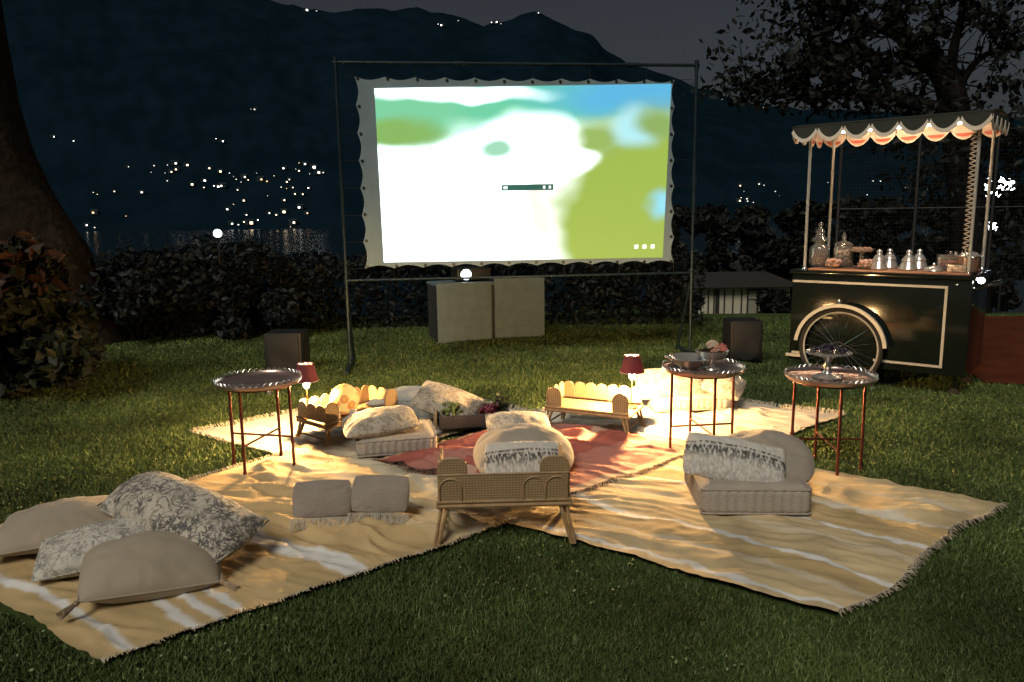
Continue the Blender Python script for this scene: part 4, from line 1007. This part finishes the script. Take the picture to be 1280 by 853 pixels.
# ================================================================== SCALLOPED RATTAN TRAY TABLES
RAT = weave_mat('rattan_weave', (.40, .275, .14), (.22, .14, .065))
CANE = mat('cane', (.40, .26, .125), (.28, .17, .08), rough=.5, scale=25)
def rattan_table(label, loc, rz, L_=.62, D=.34, lh=.21, front='open', n_back=7, n_side=3, group='scalloped rattan tray tables', top=.17, open_end=False):
    r_ = thing('rattan_table', label, 'table', loc, rz, group)
    MB().box((0, 0, lh+.004), (L_-.02, D-.02, .014)).build('tray_floor', RAT, r_)
    for y in (-D/2, D/2):
        MB().tube([(-L_/2-.01, y, lh), (L_/2+.01, y, lh)], .0125, 8).build('rail', CANE, r_)
        MB().tube([(-L_/2-.01, y+math.copysign(.003, y), lh+.022), (L_/2+.01, y+math.copysign(.003, y), lh+.022)], .0095, 8).build('rail', CANE, r_)
    for x in (-L_/2, L_/2): MB().tube([(x, -D/2-.01, lh), (x, D/2+.01, lh)], .0125, 8).build('rail', CANE, r_)
    for sx in (-1, 1):
        for sy in (-1, 1):
            lg = MB()
            lg.tube([(sx*(L_/2-.045), sy*(D/2-.012), lh), (sx*(L_/2+.012), sy*(D/2+.015), 0)], .0105, 8)
            lo = lg.build('leg', CANE, r_)
            MB().tube([(sx*(L_/2-.014), sy*(D/2-.012), lh), (sx*(L_/2+.026), sy*(D/2+.018), 0)], .0085, 8).build('leg_cane', CANE, lo)
        MB().tube([(sx*(L_/2-.012), -D/2+.01, lh*.42), (sx*(L_/2-.012), D/2-.01, lh*.42)], .007, 6).build('stretcher', CANE, r_)
    def scal(w, h, M_, sq=False):
        ol = board(w, h, w*.34) if sq else arch(w, h)
        o = MB().plate(ol, .010, M_).build('scallop', RAT, r_, smooth=False)
        out = ol[1:]+[ol[0]]
        MB().tube([tuple(M_ @ Vector((x, .005, z))) for x, z in out], .0058, 6).build('edge_cane', CANE, o)
    wb = L_/max(n_back, 1); ws = D/n_side; z0 = lh+.03
    for k in range(n_back): scal(wb*.95, top*.86, T(-L_/2+wb*(k+.5), D/2-.012, z0))
    for sx in (-1, 1):
        for k in range(n_side if not (open_end and sx > 0) else 0): scal(ws*.93, top*.86, T(sx*(L_/2-.008), -D/2+ws*(k+.5), z0) @ RZ(R(90)))
    for sx in (-1, 1): scal(.112 if front == 'open' else .135, top, T(sx*(L_/2-(.058 if front == 'open' else .069)), -D/2+.004, z0), front != 'open')
    if front == 'panel':
        MB().box((0, -D/2-.004, z0+.063), (L_-.01, .008, .126)).build('front_panel', RAT, r_)
        for x in (-.257, -.155, .0, .145, .257)[0:1]+(.145, .252):
            ww = .105; q = [(x-ww/2, z0)]+[(x+ww/2*math.cos(math.pi-math.pi*k/10), z0+.058+ww/2*math.sin(math.pi*k/10)) for k in range(11)]+[(x+ww/2, z0)]
            MB().tube([(a, -D/2-.010, b2) for a, b2 in q], .0045, 6).build('arch_cane', CANE, r_)
        MB().tube([(-L_/2, -D/2-.004, z0+.128), (L_/2, -D/2-.004, z0+.128)], .006, 6).build('panel_cane', CANE, r_)
    return r_
pN = (G(545, 637, .21)+G(712, 632, .21))/2
rattan_table('rattan tray table with high rounded corners in front of the greige cushion', (pN.x, pN.y+.17, gz(pN.x, pN.y, .0)), R(2), L_=.63, front='panel', top=.205, n_back=0, lh=.20)
zR = gz(.58, 5.48)
rattan_table('rattan tray table with a lamp on it beside the dazzling blanket', (.60, 5.46, zR), R(-26), lh=.165, top=.135, open_end=True)
zL = gz(-1.2, 5.35)
rattan_table('rattan tray table holding the round patterned globe and a lamp', (-1.20, 5.42, zL), R(48), L_=.64, lh=.165, top=.135)
# --- lamps
SHADE = None
def shade_mat():
    m, N, L, b = newmat('burgundy_shade')
    out = N['Material Output']; tl = N.new('ShaderNodeBsdfTranslucent'); tl.inputs[0].default_value = (.30, .03, .03, 1)
    nz = N.new('ShaderNodeTexNoise'); nz.inputs['Scale'].default_value = 90; cr = N.new('ShaderNodeValToRGB'); cr.color_ramp.elements[0].color = (.10, .018, .028, 1); cr.color_ramp.elements[1].color = (.17, .04, .05, 1)
    L.new(nz.outputs['Fac'], cr.inputs[0]); L.new(cr.outputs[0], b.inputs['Base Color']); b.inputs['Roughness'].default_value = .8
    ms = N.new('ShaderNodeMixShader'); ms.inputs[0].default_value = .12; L.new(b.outputs[0], ms.inputs[1]); L.new(tl.outputs[0], ms.inputs[2]); L.new(ms.outputs[0], out.inputs[0])
    return m
SHADE = shade_mat(); BRASS = mat('brass', (.42, .26, .12), rough=.35, metal=.9); TRIM = mat('shade_trim', (.55, .40, .36), rough=.7)
def table_lamp(label, loc, power, h=.30):
    r_ = thing('table_lamp', label, 'lamp', loc, 0, 'burgundy table lamps')
    MB().lathe([(0, 0), (.048, 0), (.05, .006), (.045, .012), (.012, .016), (.006, .024), (.0055, h-.09), (0, h-.085)], 24).build('base', BRASS, r_)
    MB().ball((0, 0, h-.062), (.021, .021, .026), n=12, m=8).build('bulb', emit_mat(f'bulb_{power}', (1, .58, .22), power), r_)
    r0, r1, zb_, zt = .090, .055, h-.032, h+.090
    sh = MB().lathe([(r0, zb_), (r1, zt), (r1-.003, zt), (r0-.003, zb_), (r0, zb_)], 32).build('shade', SHADE, r_)
    for rr, zz in ((r0, zb_), (r1, zt)): MB().tube([((rr)*math.cos(2*math.pi*k/32), rr*math.sin(2*math.pi*k/32), zz) for k in range(32)], .003, 6, closed=True).build('trim', TRIM, sh)
    for k in range(3):
        a = k*2.094; MB().tube([(0, 0, zt-.02), (r1*.97*math.cos(a), r1*.97*math.sin(a), zt-.004)], .0015, 4).build('spider', BRASS, sh)
    MB().tube([(0, 0, h-.05), (0, 0, zt-.02)], .003, 6).build('harp', BRASS, sh)
    return r_
pL = AT(383, 481, 5.30); qz = zL+.178; table_lamp('burgundy shaded lamp lit on the rattan table with the patterned globe', (pL.x, pL.y, qz), 9000, h=pL.z+.062-qz)
pR = AT(790, 470, 5.42); qz = zR+.178; table_lamp('burgundy shaded lamp lit on the rattan table beside the coral blanket', (pR.x, pR.y, qz), 15000, h=pR.z+.062-qz)
# --- things on the left rattan table
def ball_things():
    m, N, L, b = newmat('floral_ball')
    tc = N.new('ShaderNodeTexCoord'); vo = N.new('ShaderNodeTexVoronoi'); vo.inputs['Scale'].default_value = 15; L.new(tc.outputs['Object'], vo.inputs['Vector'])
    cr = N.new('ShaderNodeValToRGB'); el = cr.color_ramp.elements; el[0].color = (.05, .015, .006, 1); el[0].position = .14; el[1].color = (.34, .19, .03, 1); el[1].position = .3
    e = el.new(.55); e.color = (.30, .075, .018, 1); e = el.new(.75); e.color = (.40, .26, .07, 1)
    nz = N.new('ShaderNodeTexNoise'); nz.inputs['Scale'].default_value = 11; L.new(tc.outputs['Object'], nz.inputs['Vector'])
    ad = N.new('ShaderNodeMath'); ad.operation = 'MULTIPLY_ADD'; ad.inputs[1].default_value = .5; L.new(nz.outputs['Fac'], ad.inputs[0]); L.new(vo.outputs['Distance'], ad.inputs[2])
    sb = N.new('ShaderNodeMath'); sb.operation = 'SUBTRACT'; sb.inputs[1].default_value = .08; L.new(ad.outputs[0], sb.inputs[0]); L.new(sb.outputs[0], cr.inputs[0])
    L.new(cr.outputs[0], b.inputs['Base Color']); b.inputs['Roughness'].default_value = .6
    L.new(cr.outputs[0], b.inputs['Emission Color']); b.inputs['Emission Strength'].default_value = 1.7
    p = AT(430, 491, 5.36)
    o = thing('globe_lantern', 'round glowing yellow and orange flower patterned globe lantern', 'lantern', (p.x, p.y, zL+.178+.118))
    MB().ball((0, 0, 0), (.108, .108, .112), n=32, m=20).build('shell', m, o)
    MB().lathe([(0, -.118), (.05, -.116), (.052, -.1), (.03, -.095)], 20).build('ring_base', BRASS, o)
    WH = mat('white_linen', (.66, .62, .54), (.58, .54, .46), rough=.85, scale=12)
    pillow('white rolled napkin lying on the rattan table behind the globe lantern', .19, .085, .06, (-1.015, 5.58, zL+.21), R(20), R(0), WH, 60, cat='napkin', name='napkin', pinch=.05)
    for k, (qx, qy, r, lab) in enumerate(((-1.263, 5.262, .034, 'white candle jar under the lamp on the rattan table'), (-1.15, 5.315, .028, 'small glass candle jar near the patterned globe'))):
        o = thing('candle_jar', lab, 'candle', (qx, qy, zL+.178))
        MB().lathe([(0, 0), (r, 0), (r*1.05, .03), (r*1.02, .062), (r*.96, .062), (r*.96, .01), (0, .01)], 20).build('jar', mat('milk_glass', (.62, .60, .55), rough=.3), o)
        MB().lathe([(0, .04), (r*.94, .04), (r*.94, .036), (0, .036)], 16).build('wax', mat('wax', (.7, .62, .45), rough=.5), o)
ball_things()
# --- fruit tray in the middle
def fruit_tray():
    c0 = G(590, 541, .03); z = gz(c0.x, c0.y+.15, .04); cx_, cy_ = c0.x, c0.y+.14
    r_ = thing('fruit_tray', 'dark wicker tray with rattan scalloped end loaded with fruit', 'tray', (cx_, cy_, z), R(12))
    DW = weave_mat('dark_wicker', (.10, .085, .075), (.03, .026, .025), 24)
    MB().box((0, 0, .012), (.52, .30, .024)).build('floor', DW, r_)
    for y in (-.15, .15): MB().box((0, y, .05), (.52, .016, .09), bev=.004).build('side', DW, r_)
    for x in (-.26, .26): MB().box((x, 0, .05), (.016, .31, .09), bev=.004).build('side', DW, r_)
    for y in (-.09, .02): MB().plate(arch(.115, .13), .012, T(-.275, y, .0) @ RZ(R(78))).build('scallop', RAT, r_, smooth=False)
    g = random.Random(4)
    def cluster(name, label, cat, off, n, rad, sx, sy, sz, m, part):
        o = thing(name, label, cat, (cx_+off[0], cy_+off[1], z+off[2]))
        for k in range(n):
            d = Vector((g.gauss(0, 1), g.gauss(0, 1), g.gauss(0, 1))).normalized()*g.random()**.4
            MB().ball((d.x*sx, d.y*sy, abs(d.z)*sz), rad*g.uniform(.85, 1.15), n=8, m=6).build(part, m, o)
    cluster('grape_bunch', 'green grapes heaped at the end of the wicker tray', 'grapes', (-.15, -.09, .085), 70, .015, .095, .07, .10, mat('green_grape', (.22, .26, .08), (.16, .20, .05), rough=.35), 'grape')
    cluster('grape_bunch', 'red grapes heaped on the wicker tray beside small oranges', 'grapes', (.13, .0, .075), 45, .014, .075, .07, .075, mat('red_grape', (.22, .03, .05), (.14, .02, .035), rough=.3), 'grape')
    for k, (dx, dy) in enumerate(((.015, .06), (.035, .0), (.06, .08), (.0, .02))):
        o = thing('orange', 'small orange on the wicker fruit tray', 'orange', (cx_+dx, cy_+dy, z+.055+.025*(k % 2)), 0, 'oranges on the fruit tray')
        MB().ball((0, 0, 0), (.032, .032, .03), n=16, m=10).build('fruit', mat('orange_peel', (.55, .24, .06), (.48, .18, .04), rough=.45, bump=.3, bscale=300), o)
        MB().ball((0, 0, .029), (.005, .005, .003), n=6, m=4).build('stalk', mat('stalk', (.08, .10, .03), rough=.8), o)
    o = thing('leafy_sprig', 'dark leafy sprig standing at the end of the fruit tray', 'sprig', (cx_+.21, cy_+.05, z+.05))
    C = RNG.normal(size=(130, 3))*[.035, .04, .03]+[0, 0, .06]; V, Fc = leaves_np(C, .03, 71); np_obj('leaves', V, Fc, leaf_mat('sprig_leaf', (.05, .06, .03), (.10, .09, .05)), o)
    MB().tube([(0, 0, -.02), (.01, 0, .08)], .004, 5).build('stem', BARKD, o)
fruit_tray()

# ================================================================== SWEETS CART
CFL = Vector((2.84, 7.67, 0)); CFR = Vector((4.05, 6.65, 0)); CE = (CFR-CFL).normalized(); CN = Vector((-CE.y, CE.x, 0)); CW = (CFR-CFL).length
CZ = float(lawn_z(3.6, 7.3)); CANG = math.atan2(CE.y, CE.x)
def cart_s(px, v, z=1.05):
    """distance along the cart front whose point (at depth v, height z) falls on picture column px"""
    k = (px-640)/F
    a = CFL+CN*v; a = np.array([a.x, a.y, z-CAMH]); e = np.array([CE.x, CE.y, 0])
    return float((k*fw.dot(a)-rt.dot(a))/(rt.dot(e)-k*fw.dot(e)))
def cart_pt(s, v, z): p = CFL+CE*s+CN*v; return (p.x, p.y, z)
TOPZ = 1.005
def cart():
    r_ = thing('sweets_cart', 'dark green sweets cart with white lined panel, spoked wheel and scalloped canopy', 'cart', (CFL.x, CFL.y, CZ), CANG)
    GRN = mat('cart_green', (.007, .010, .008), (.005, .0075, .006), rough=.10, scale=3, spec=.5)
    WHP = mat('cart_white', (.36, .35, .32), (.31, .30, .27), rough=.4, scale=20)
    BKR = mat('rubber', (.008, .008, .008), rough=.7); CHR = mat('chrome', (.7, .7, .68), rough=.15, metal=1)
    o = -CZ   # offset: local z = world z + o
    D = .80; zb, zt = .11+o, .985+o
    body = MB().box((CW/2, D/2, (zb+zt)/2), (CW, D, zt-zb), bev=.012).build('body', GRN, r_)
    MB().box((CW/2, D/2, zt+.022), (CW+.05, D+.05, .04), bev=.008).build('top_rim', GRN, r_)
    # white lining of the front panel
    xa, xb = .0+.02, CW-.20; za, zc = zb+.08, zt-.07
    def strip(x0, z0, x1, z1):
        MB().box(((x0+x1)/2, -.003, (z0+z1)/2), (abs(x1-x0)+.022, .008, abs(z1-z0)+.022)).build('lining', WHP, body)
    strip(xa, zc, xb, zc); strip(xb, za, xb, zc-.024); strip(.82, za, xb-.024, za); strip(xa+.02, za, .12, za)
    MB().box((.05, -.004, zb+.05), (.16, .012, .03)).build('bracket', WHP, body)
    MB().box((.30, -.004, zt-.42), (.22, .008, .022)).build('bracket', WHP, body)
    MB().ball((CW-.12, -.006, zt-.045), (.018, .01, .012), n=10, m=6).build('stud', CHR, body)
    MB().ball((CW+.004, .06, zt-.22), (.01, .03, .012), n=10, m=6).build('latch', CHR, body)
    # wheels
    wx = cart_s(1050, -.06, .3); wr = .375; wz = wr
    for y, nm in ((-.065, 'near'), (D+.065, 'far')):
        ty = MB().tube([(wx+wr*math.cos(a), y, wz+wr*math.sin(a)) for a in np.linspace(0, 2*math.pi, 48, endpoint=False)], .022, 8, closed=True).build('wheel', BKR, r_)
        MB().tube([(wx+(wr-.028)*math.cos(a), y, wz+(wr-.028)*math.sin(a)) for a in np.linspace(0, 2*math.pi, 48, endpoint=False)], .0095, 6, closed=True).build('rim', WHP, ty)
        MB().tube([(wx, y-.05, wz), (wx, y+.05, wz)], .022, 12).build('hub', CHR, ty)
        sp = MB()
        for k in range(28):
            a = 2*math.pi*k/28; b2 = a+(.35 if k % 2 else -.35)
            sp.tube([(wx+.02*math.cos(b2), y+(.03 if k % 4 < 2 else -.03), wz+.02*math.sin(b2)), (wx+(wr-.03)*math.cos(a), y, wz+(wr-.03)*math.sin(a))], .0018, 4)
        sp.build('spokes', CHR, ty, kind='stuff')
        # mudguard
        n = 26; vs = []; fs = []; ri = wr+.035; ro = ri+.012; wd = .045
        for i in range(n):
            a = R(8)+(R(172)-R(8))*i/(n-1)
            for rr, yy in ((ri, y-wd), (ro, y-wd*.8), (ro+.006, y), (ro, y+wd*.8), (ri, y+wd)): vs.append((wx+rr*math.cos(a), yy, wz+rr*math.sin(a)))
        for i in range(n-1):
            for q in range(5): fs.append((i*5+q, i*5+(q+1) % 5, (i+1)*5+(q+1) % 5, (i+1)*5+q))
        fs += [(0, 1, 2, 3, 4), tuple(reversed(range((n-1)*5, n*5)))]
        gd = MB().add(vs, fs).build('mudguard', WHP, r_)
        # flat side of the guard seen from the front
        ss = MB(); pts_o = [(wx+(ro+.012)*math.cos(a), wz+(ro+.012)*math.sin(a)) for a in np.linspace(R(6), R(174), 30)]; pts_i = [(wx+(ri-.010)*math.cos(a), wz+(ri-.010)*math.sin(a)) for a in np.linspace(R(174), R(6), 30)]
        ss.plate(pts_o+pts_i, .006, T(0, y-wd-.004 if y < 0 else y+wd, 0)); ss.build('guard_side', WHP, gd, smooth=False)
        MB().lathe([(0, 0), (.014, 0), (.018, .012), (.008, .02), (.016, .036), (.010, .05), (0, .055)], 12, T(wx-.03, y, wz+ro)).build('finial', CHR, gd)
    MB().tube([(wx, -.07, wz), (wx, D+.07, wz)], .014, 8).build('axle', CHR, r_)
    # legs with castors on the right
    for y in (.07, D-.07):
        lg = MB().tube([(CW-.09, y, zb+.01), (CW-.09, y, .085)], .018, 8).build('leg', GRN, r_)
        MB().lathe([(0, -.014), (.042, -.014), (.045, 0), (.042, .014), (0, .014)], 16, T(CW-.09, y, .043) @ RX(R(90))).build('castor', BKR, lg)
    MB().tube([(CW, .12, zt-.08), (CW+.13, .12, zt-.04), (CW+.16, .16, zt-.04), (CW+.16, D-.16, zt-.04), (CW+.13, D-.12, zt-.04), (CW, D-.12, zt-.08)], .014, 8).build('push_handle', CHR, r_)
    # canopy on four poles
    vt, vc, vb = 2.415+o, 2.355+o, 2.262+o
    for x, y in ((.10, .05), (CW-.05, .05), (.10, D-.05), (CW-.05, D-.05)):
        pp = MB().tube([(x, y, zt+.04), (x, y, vt+.01)], .0145, 10).build('pole', WHP, r_)
        MB().lathe([(.0145, 0), (.03, 0), (.03, .012), (.016, .03)], 12, T(x, y, zt+.043)).build('pole_flange', CHR, pp)
    CG = mat('canopy_green', (.022, .026, .020), (.030, .033, .024), rough=.85, scale=5); CT = mat('canopy_trim', (.74, .67, .57), (.68, .60, .50), rough=.8)
    CC = mat('canopy_cream', (.62, .50, .40), (.56, .44, .34), rough=.85); CK = mat('canopy_coral', (.50, .12, .07), (.44, .10, .06), rough=.85)
    ov = .05; x0, x1, y0, y1 = -ov, CW+ov, -ov, D+ov
    n = 17; vs = []; fs = []
    xs = np.linspace(x0, x1, n); ys = np.linspace(y0, y1, 9)
    for lay in (0, 1):
        for yy in ys:
            for xx in xs:
                q = (1-((yy-(y0+y1)/2)/((y1-y0)/2))**2); vs.append((xx, yy, vt+.05*q-lay*.008))
    N_ = n*9
    for j in range(8):
        for i in range(n-1):
            a = j*n+i; fs += [(a, a+1, a+n+1, a+n), (N_+a+n, N_+a+n+1, N_+a+1, N_+a)]
    ring = list(range(n))+[j*n+n-1 for j in range(1, 9)]+[8*n+i for i in range(n-2, -1, -1)]+[j*n for j in range(7, 0, -1)]
    fs += [(ring[k], ring[(k+1) % len(ring)], N_+ring[(k+1) % len(ring)], N_+ring[k]) for k in range(len(ring))]
    MB().add(vs, fs).build('canopy_roof', CG, r_)
    def flap(w, M_):
        # local: x across, y = 0 outside .. +y inwards, z hanging
        na = 12; arc = [(-w/2+w*k/na, vc-(vc-vb)*math.sin(math.pi*k/na)**.8) for k in range(na+1)]
        f = MB().plate([(w/2, vt+.004), (-w/2, vt+.004)]+arc, .004, M_).build('valance_flap', CG, r_, smooth=False)
        band = arc+[(x*.9, z+.036) for x, z in reversed(arc)]
        MB().plate(band, .010, M_ @ T(0, -.003, 0)).build('trim', CT, f, smooth=False)
        MB().plate([(w/2*.98, vt), (-w/2*.98, vt)]+[(x*.96, z+.004) for x, z in arc], .004, M_ @ T(0, .006, 0)).build('lining', CC, f, smooth=False)
        cz_ = vb+.062; mo = [(w*.30*math.cos(math.pi+math.pi*k/10), cz_+.034*math.sin(math.pi+math.pi*k/10)) for k in range(11)]
        MB().plate(mo, .004, M_ @ T(0, .011, 0)).build('coral_patch', CK, f, smooth=False)
    nf = 7; w = (x1-x0)/nf
    for k in range(nf):
        flap(w, T(x0+w*(k+.5), y0, 0)); flap(w, T(x0+w*(k+.5), y1, 0) @ RZ(R(180)))
    ns = 4; w = (y1-y0)/ns
    for k in range(ns):
        flap(w, T(x0, y0+w*(k+.5), 0) @ RZ(R(-90))); flap(w, T(x1, y0+w*(k+.5), 0) @ RZ(R(90)))
    # warm light tube under the roof
    lt = MB().box((CW/2, .40, vt-.012), (CW-.3, .05, .03), bev=.006).build('light_housing', WHP, r_)
    MB().tube([(.2, .40, vt-.035), (CW-.2, .40, vt-.035)], .010, 8).build('light_tube', emit_mat('cart_tube', (1, .70, .44), 125), lt)
    # wooden worktop
    MB().box((CW/2+.06, .30, zt+.052), (CW-.18, .58, .02), bev=.004).build('worktop', mat('worktop', (.40, .20, .12), (.32, .15, .09), rough=.35, scale=7), r_)
cart()
WT = TOPZ+.045
def thin_glass():
    m, N, L, b = newmat('clear_glass'); out = N['Material Output']
    tr = N.new('ShaderNodeBsdfTransparent'); tr.inputs[0].default_value = (.94, .93, .91, 1)
    gl = N.new('ShaderNodeBsdfGlossy'); gl.inputs['Roughness'].default_value = .08; df = N.new('ShaderNodeBsdfDiffuse'); df.inputs[0].default_value = (.7, .66, .6, 1)
    lw = N.new('ShaderNodeLayerWeight'); lw.inputs[0].default_value = .35
    m1 = N.new('ShaderNodeMixShader'); L.new(lw.outputs['Facing'], m1.inputs[0]); L.new(tr.outputs[0], m1.inputs[1]); L.new(gl.outputs[0], m1.inputs[2])
    m2 = N.new('ShaderNodeMixShader'); m2.inputs[0].default_value = .10; L.new(m1.outputs[0], m2.inputs[1]); L.new(df.outputs[0], m2.inputs[2]); L.new(m2.outputs[0], out.inputs[0])
    return m
GLASS = thin_glass()
PINKC = mat('pink_candy', (.62, .30, .22), (.70, .46, .36), rough=.45, scale=25)
def lathe_thing(name, label, cat, px, v, parts, group=None):
    s_ = cart_s(px, v, WT+.1); p = cart_pt(s_, v, WT)
    o = thing(name, label, cat, p, 0, group)
    for nm, prof, m in parts: MB().lathe(prof, 28).build(nm, m, o)
    return o
def fill(o, n, r, R0, z0, z1, m, name='sweet', seed=1):
    g = random.Random(seed); mb = MB()
    for k in range(n):
        a = g.uniform(0, 6.28); q = R0*g.random()**.5; mb.ball((q*math.cos(a), q*math.sin(a), g.uniform(z0, z1)), (r*g.uniform(.8, 1.2), r*g.uniform(.8, 1.2), r*.8), n=7, m=5)
    mb.build(name, m, o, kind='stuff')
def jars():
    o = lathe_thing('candy_jar', 'tall ornate glass jar with stepped lid, half full of dark sweets', 'jar', 1024, .28, [
        ('jar', [(0, .004), (.085, .004), (.095, .03), (.098, .17), (.085, .20), (.055, .225), (.050, .24), (.07, .252), (.066, .252), (.046, .24), (.050, .225), (.080, .198), (.092, .168), (.090, .03), (.08, .012), (0, .012)], GLASS),
        ('lid', [(.075, .254), (.086, .262), (.07, .285), (.05, .30), (.036, .335), (.05, .345), (.036, .365), (.018, .385), (.014, .40), (.026, .415), (.018, .435), (0, .45)], GLASS)])
    fill(o, 90, .014, .07, .03, .13, mat('dark_sweets', (.14, .05, .03), (.26, .09, .05), rough=.4), seed=1)
    o = lathe_thing('candy_jar', 'glass jar with pointed lid full of pale swirled sweets', 'jar', 1054, .30, [
        ('jar', [(0, .004), (.085, .004), (.092, .02), (.092, .19), (.085, .205), (.082, .205), (.086, .19), (.086, .02), (.08, .01), (0, .01)], GLASS),
        ('lid', [(.088, .207), (.09, .225), (.07, .243), (.03, .255), (.016, .27), (.024, .29), (.016, .315), (.008, .34), (0, .345)], GLASS)])
    fill(o, 110, .018, .066, .03, .16, mat('pale_sweets', (.62, .50, .40), (.55, .32, .22), rough=.4, scale=40), seed=2)
    o = lathe_thing('cake_stand', 'footed glass cake stand with a fluted plate of small cakes', 'stand', 1077, .24, [
        ('foot', [(0, .0), (.06, .0), (.058, .01), (.02, .02), (.014, .08), (.022, .10), (.014, .13), (.03, .155), (0, .155)], GLASS),
        ('plate', [(0, .157), (.09, .157), (.115, .175), (.12, .186), (.112, .184), (.088, .166), (0, .166)], SILV)])
    for k in range(9):
        a = k*.7; MB().lathe([(0, .168), (.018, .168), (.022, .19), (.012, .2), (0, .203)], 10, T(.07*math.cos(a), .07*math.sin(a), 0)).build('cake', mat('cake', (.36, .18, .10), (.5, .3, .2), rough=.7), o)
    for k, (px, v, lab) in enumerate(((1042, .10, 'shallow glass bowl of pink sweets before the jars'), (1084, .11, 'shallow glass bowl of pink sweets below the cake stand'))):
        o = lathe_thing('sweet_bowl', lab, 'bowl', px, v, [('bowl', [(0, .004), (.04, .004), (.075, .04), (.09, .06), (.085, .06), (.07, .042), (.036, .01), (0, .01)], GLASS)])
        fill(o, 70, .016, .068, .03, .085, PINKC, seed=5+k)
    for k, (px, v, lab) in enumerate(((1099, .12, 'silver domed pot with finial next to the bowl of pink sweets'), (1112, .30, 'silver domed pot with finial set back behind the one beside the sweet bowl'), (1136, .12, 'silver domed pot with finial in the middle of the worktop'), (1149, .30, 'silver domed pot with finial set back beside the middle one'))):
        q_ = lathe_thing('silver_pot', lab, 'pot', px, v, [
            ('base', [(0, 0), (.062, 0), (.066, .01), (.06, .022), (.054, .04), (.044, .06), (0, .06)], SILV),
            ('lid', [(.046, .061), (.05, .068), (.042, .082), (.03, .10), (.018, .112), (.016, .12), (.022, .13), (.016, .142), (0, .147)], SILV)], 'silver domed pots on the cart')
        q_.scale = (1.25, 1.25, 1.3)
    lathe_thing('silver_cloche', 'low silver cloche with small knob beside the cake box', 'cloche', 1168, .09, [('dome', [(0, .0), (.075, .0), (.078, .006), (.066, .03), (.04, .045), (.012, .052), (0, .052)], SILV), ('knob', [(0, .05), (.008, .053), (.013, .064), (.008, .076), (0, .078)], SILV)])
    o = lathe_thing('cake_dome', 'round glass box with knob lid over red sweets', 'dome', 1188, .33, [
        ('dome', [(0, .004), (.11, .004), (.112, .03), (.112, .12), (.10, .128), (.096, .122), (.106, .116), (.106, .012), (0, .012)], GLASS),
        ('lid', [(.114, .129), (.112, .138), (.03, .142), (.012, .15), (.018, .162), (.01, .172), (0, .174)], GLASS)])
    fill(o, 80, .02, .085, .03, .07, mat('red_sweets', (.45, .07, .04), (.55, .2, .12), rough=.4), seed=9)
    o = lathe_thing('lidded_basket', 'brown jar with silver curled lid by the canopy pole', 'jar', 1211, .16, [
        ('jar', [(0, 0), (.075, 0), (.085, .04), (.088, .12), (.08, .13), (0, .13)], mat('amber_jar', (.24, .13, .08), (.16, .08, .05), rough=.3)),
        ('lid', [(.084, .131), (.09, .14), (.07, .165), (.03, .18), (.012, .19), (.018, .205), (0, .215)], SILV)])
    for k in range(8):
        a = k*math.pi/4; MB().tube([(.085*math.cos(a), .085*math.sin(a), .14), (.115*math.cos(a), .115*math.sin(a), .15), (.11*math.cos(a), .11*math.sin(a), .175)], .006, 6).build('curl', SILV, o)
    s_ = cart_s(1196, .07, WT); o = thing('patterned_tin', 'little black and cream patterned tin in front of the cake box', 'tin', cart_pt(s_, .07, WT), CANG)
    MB().box((0, 0, .028), (.15, .05, .056), bev=.005).build('tin', toile_mat('tin_print', (.60, .46, .34), (.02, .02, .02), 16, .95), o)
    MB().box((0, 0, .060), (.155, .055, .008), bev=.002).build('lid', SILV, o)
jars()
def coil():
    s_ = CW-.085; p = cart_pt(s_, .035, WT)
    o = thing('coiled_garland', 'cream spiral garland hanging beside the canopy pole', 'garland', p)
    pts = []
    h = 2.30-WT
    for k in range(0, 26*12+1):
        a = 2*math.pi*k/12; pts.append((.022*math.cos(a), .022*math.sin(a), .20+(h-.20)*k/(26*12)))
    MB().tube(pts, .0058, 5).build('coil', mat('coil', (.56, .46, .36), rough=.5), o)
    MB().tube([(0, 0, .02), (.0, 0, .21)], .004, 5).build('cord', mat('coil', (.56, .46, .36)), o)
coil()
def glint_lamp():  # lamp added to draw the bright glint near the push handle
    s_ = CW+.05; p = cart_pt(s_, .12, TOPZ-.03)
    o = thing('glint_lamp', 'small dazzling white lamp added for the glint at the cart corner', 'lamp', p, CANG)
    MB().lathe([(0, -.03), (.02, -.03), (.032, .02), (.034, .03), (.030, .03)], 14, RX(R(80)) @ T(0, 0, .02)).build('housing', mat('chrome', (.7, .7, .68), rough=.15, metal=1), o)
    MB().ball((0, -.05, .006), (.026, .014, .026), n=12, m=8).build('bulb', emit_mat('glint_bulb', (1, .97, .92), 30), o)
    MB().tube([(0, 0, .0), (-.05, 0, .0), (-.055, 0, .03)], .008, 6).build('bracket', mat('chrome', (.7, .7, .68), rough=.15, metal=1), o)
glint_lamp()
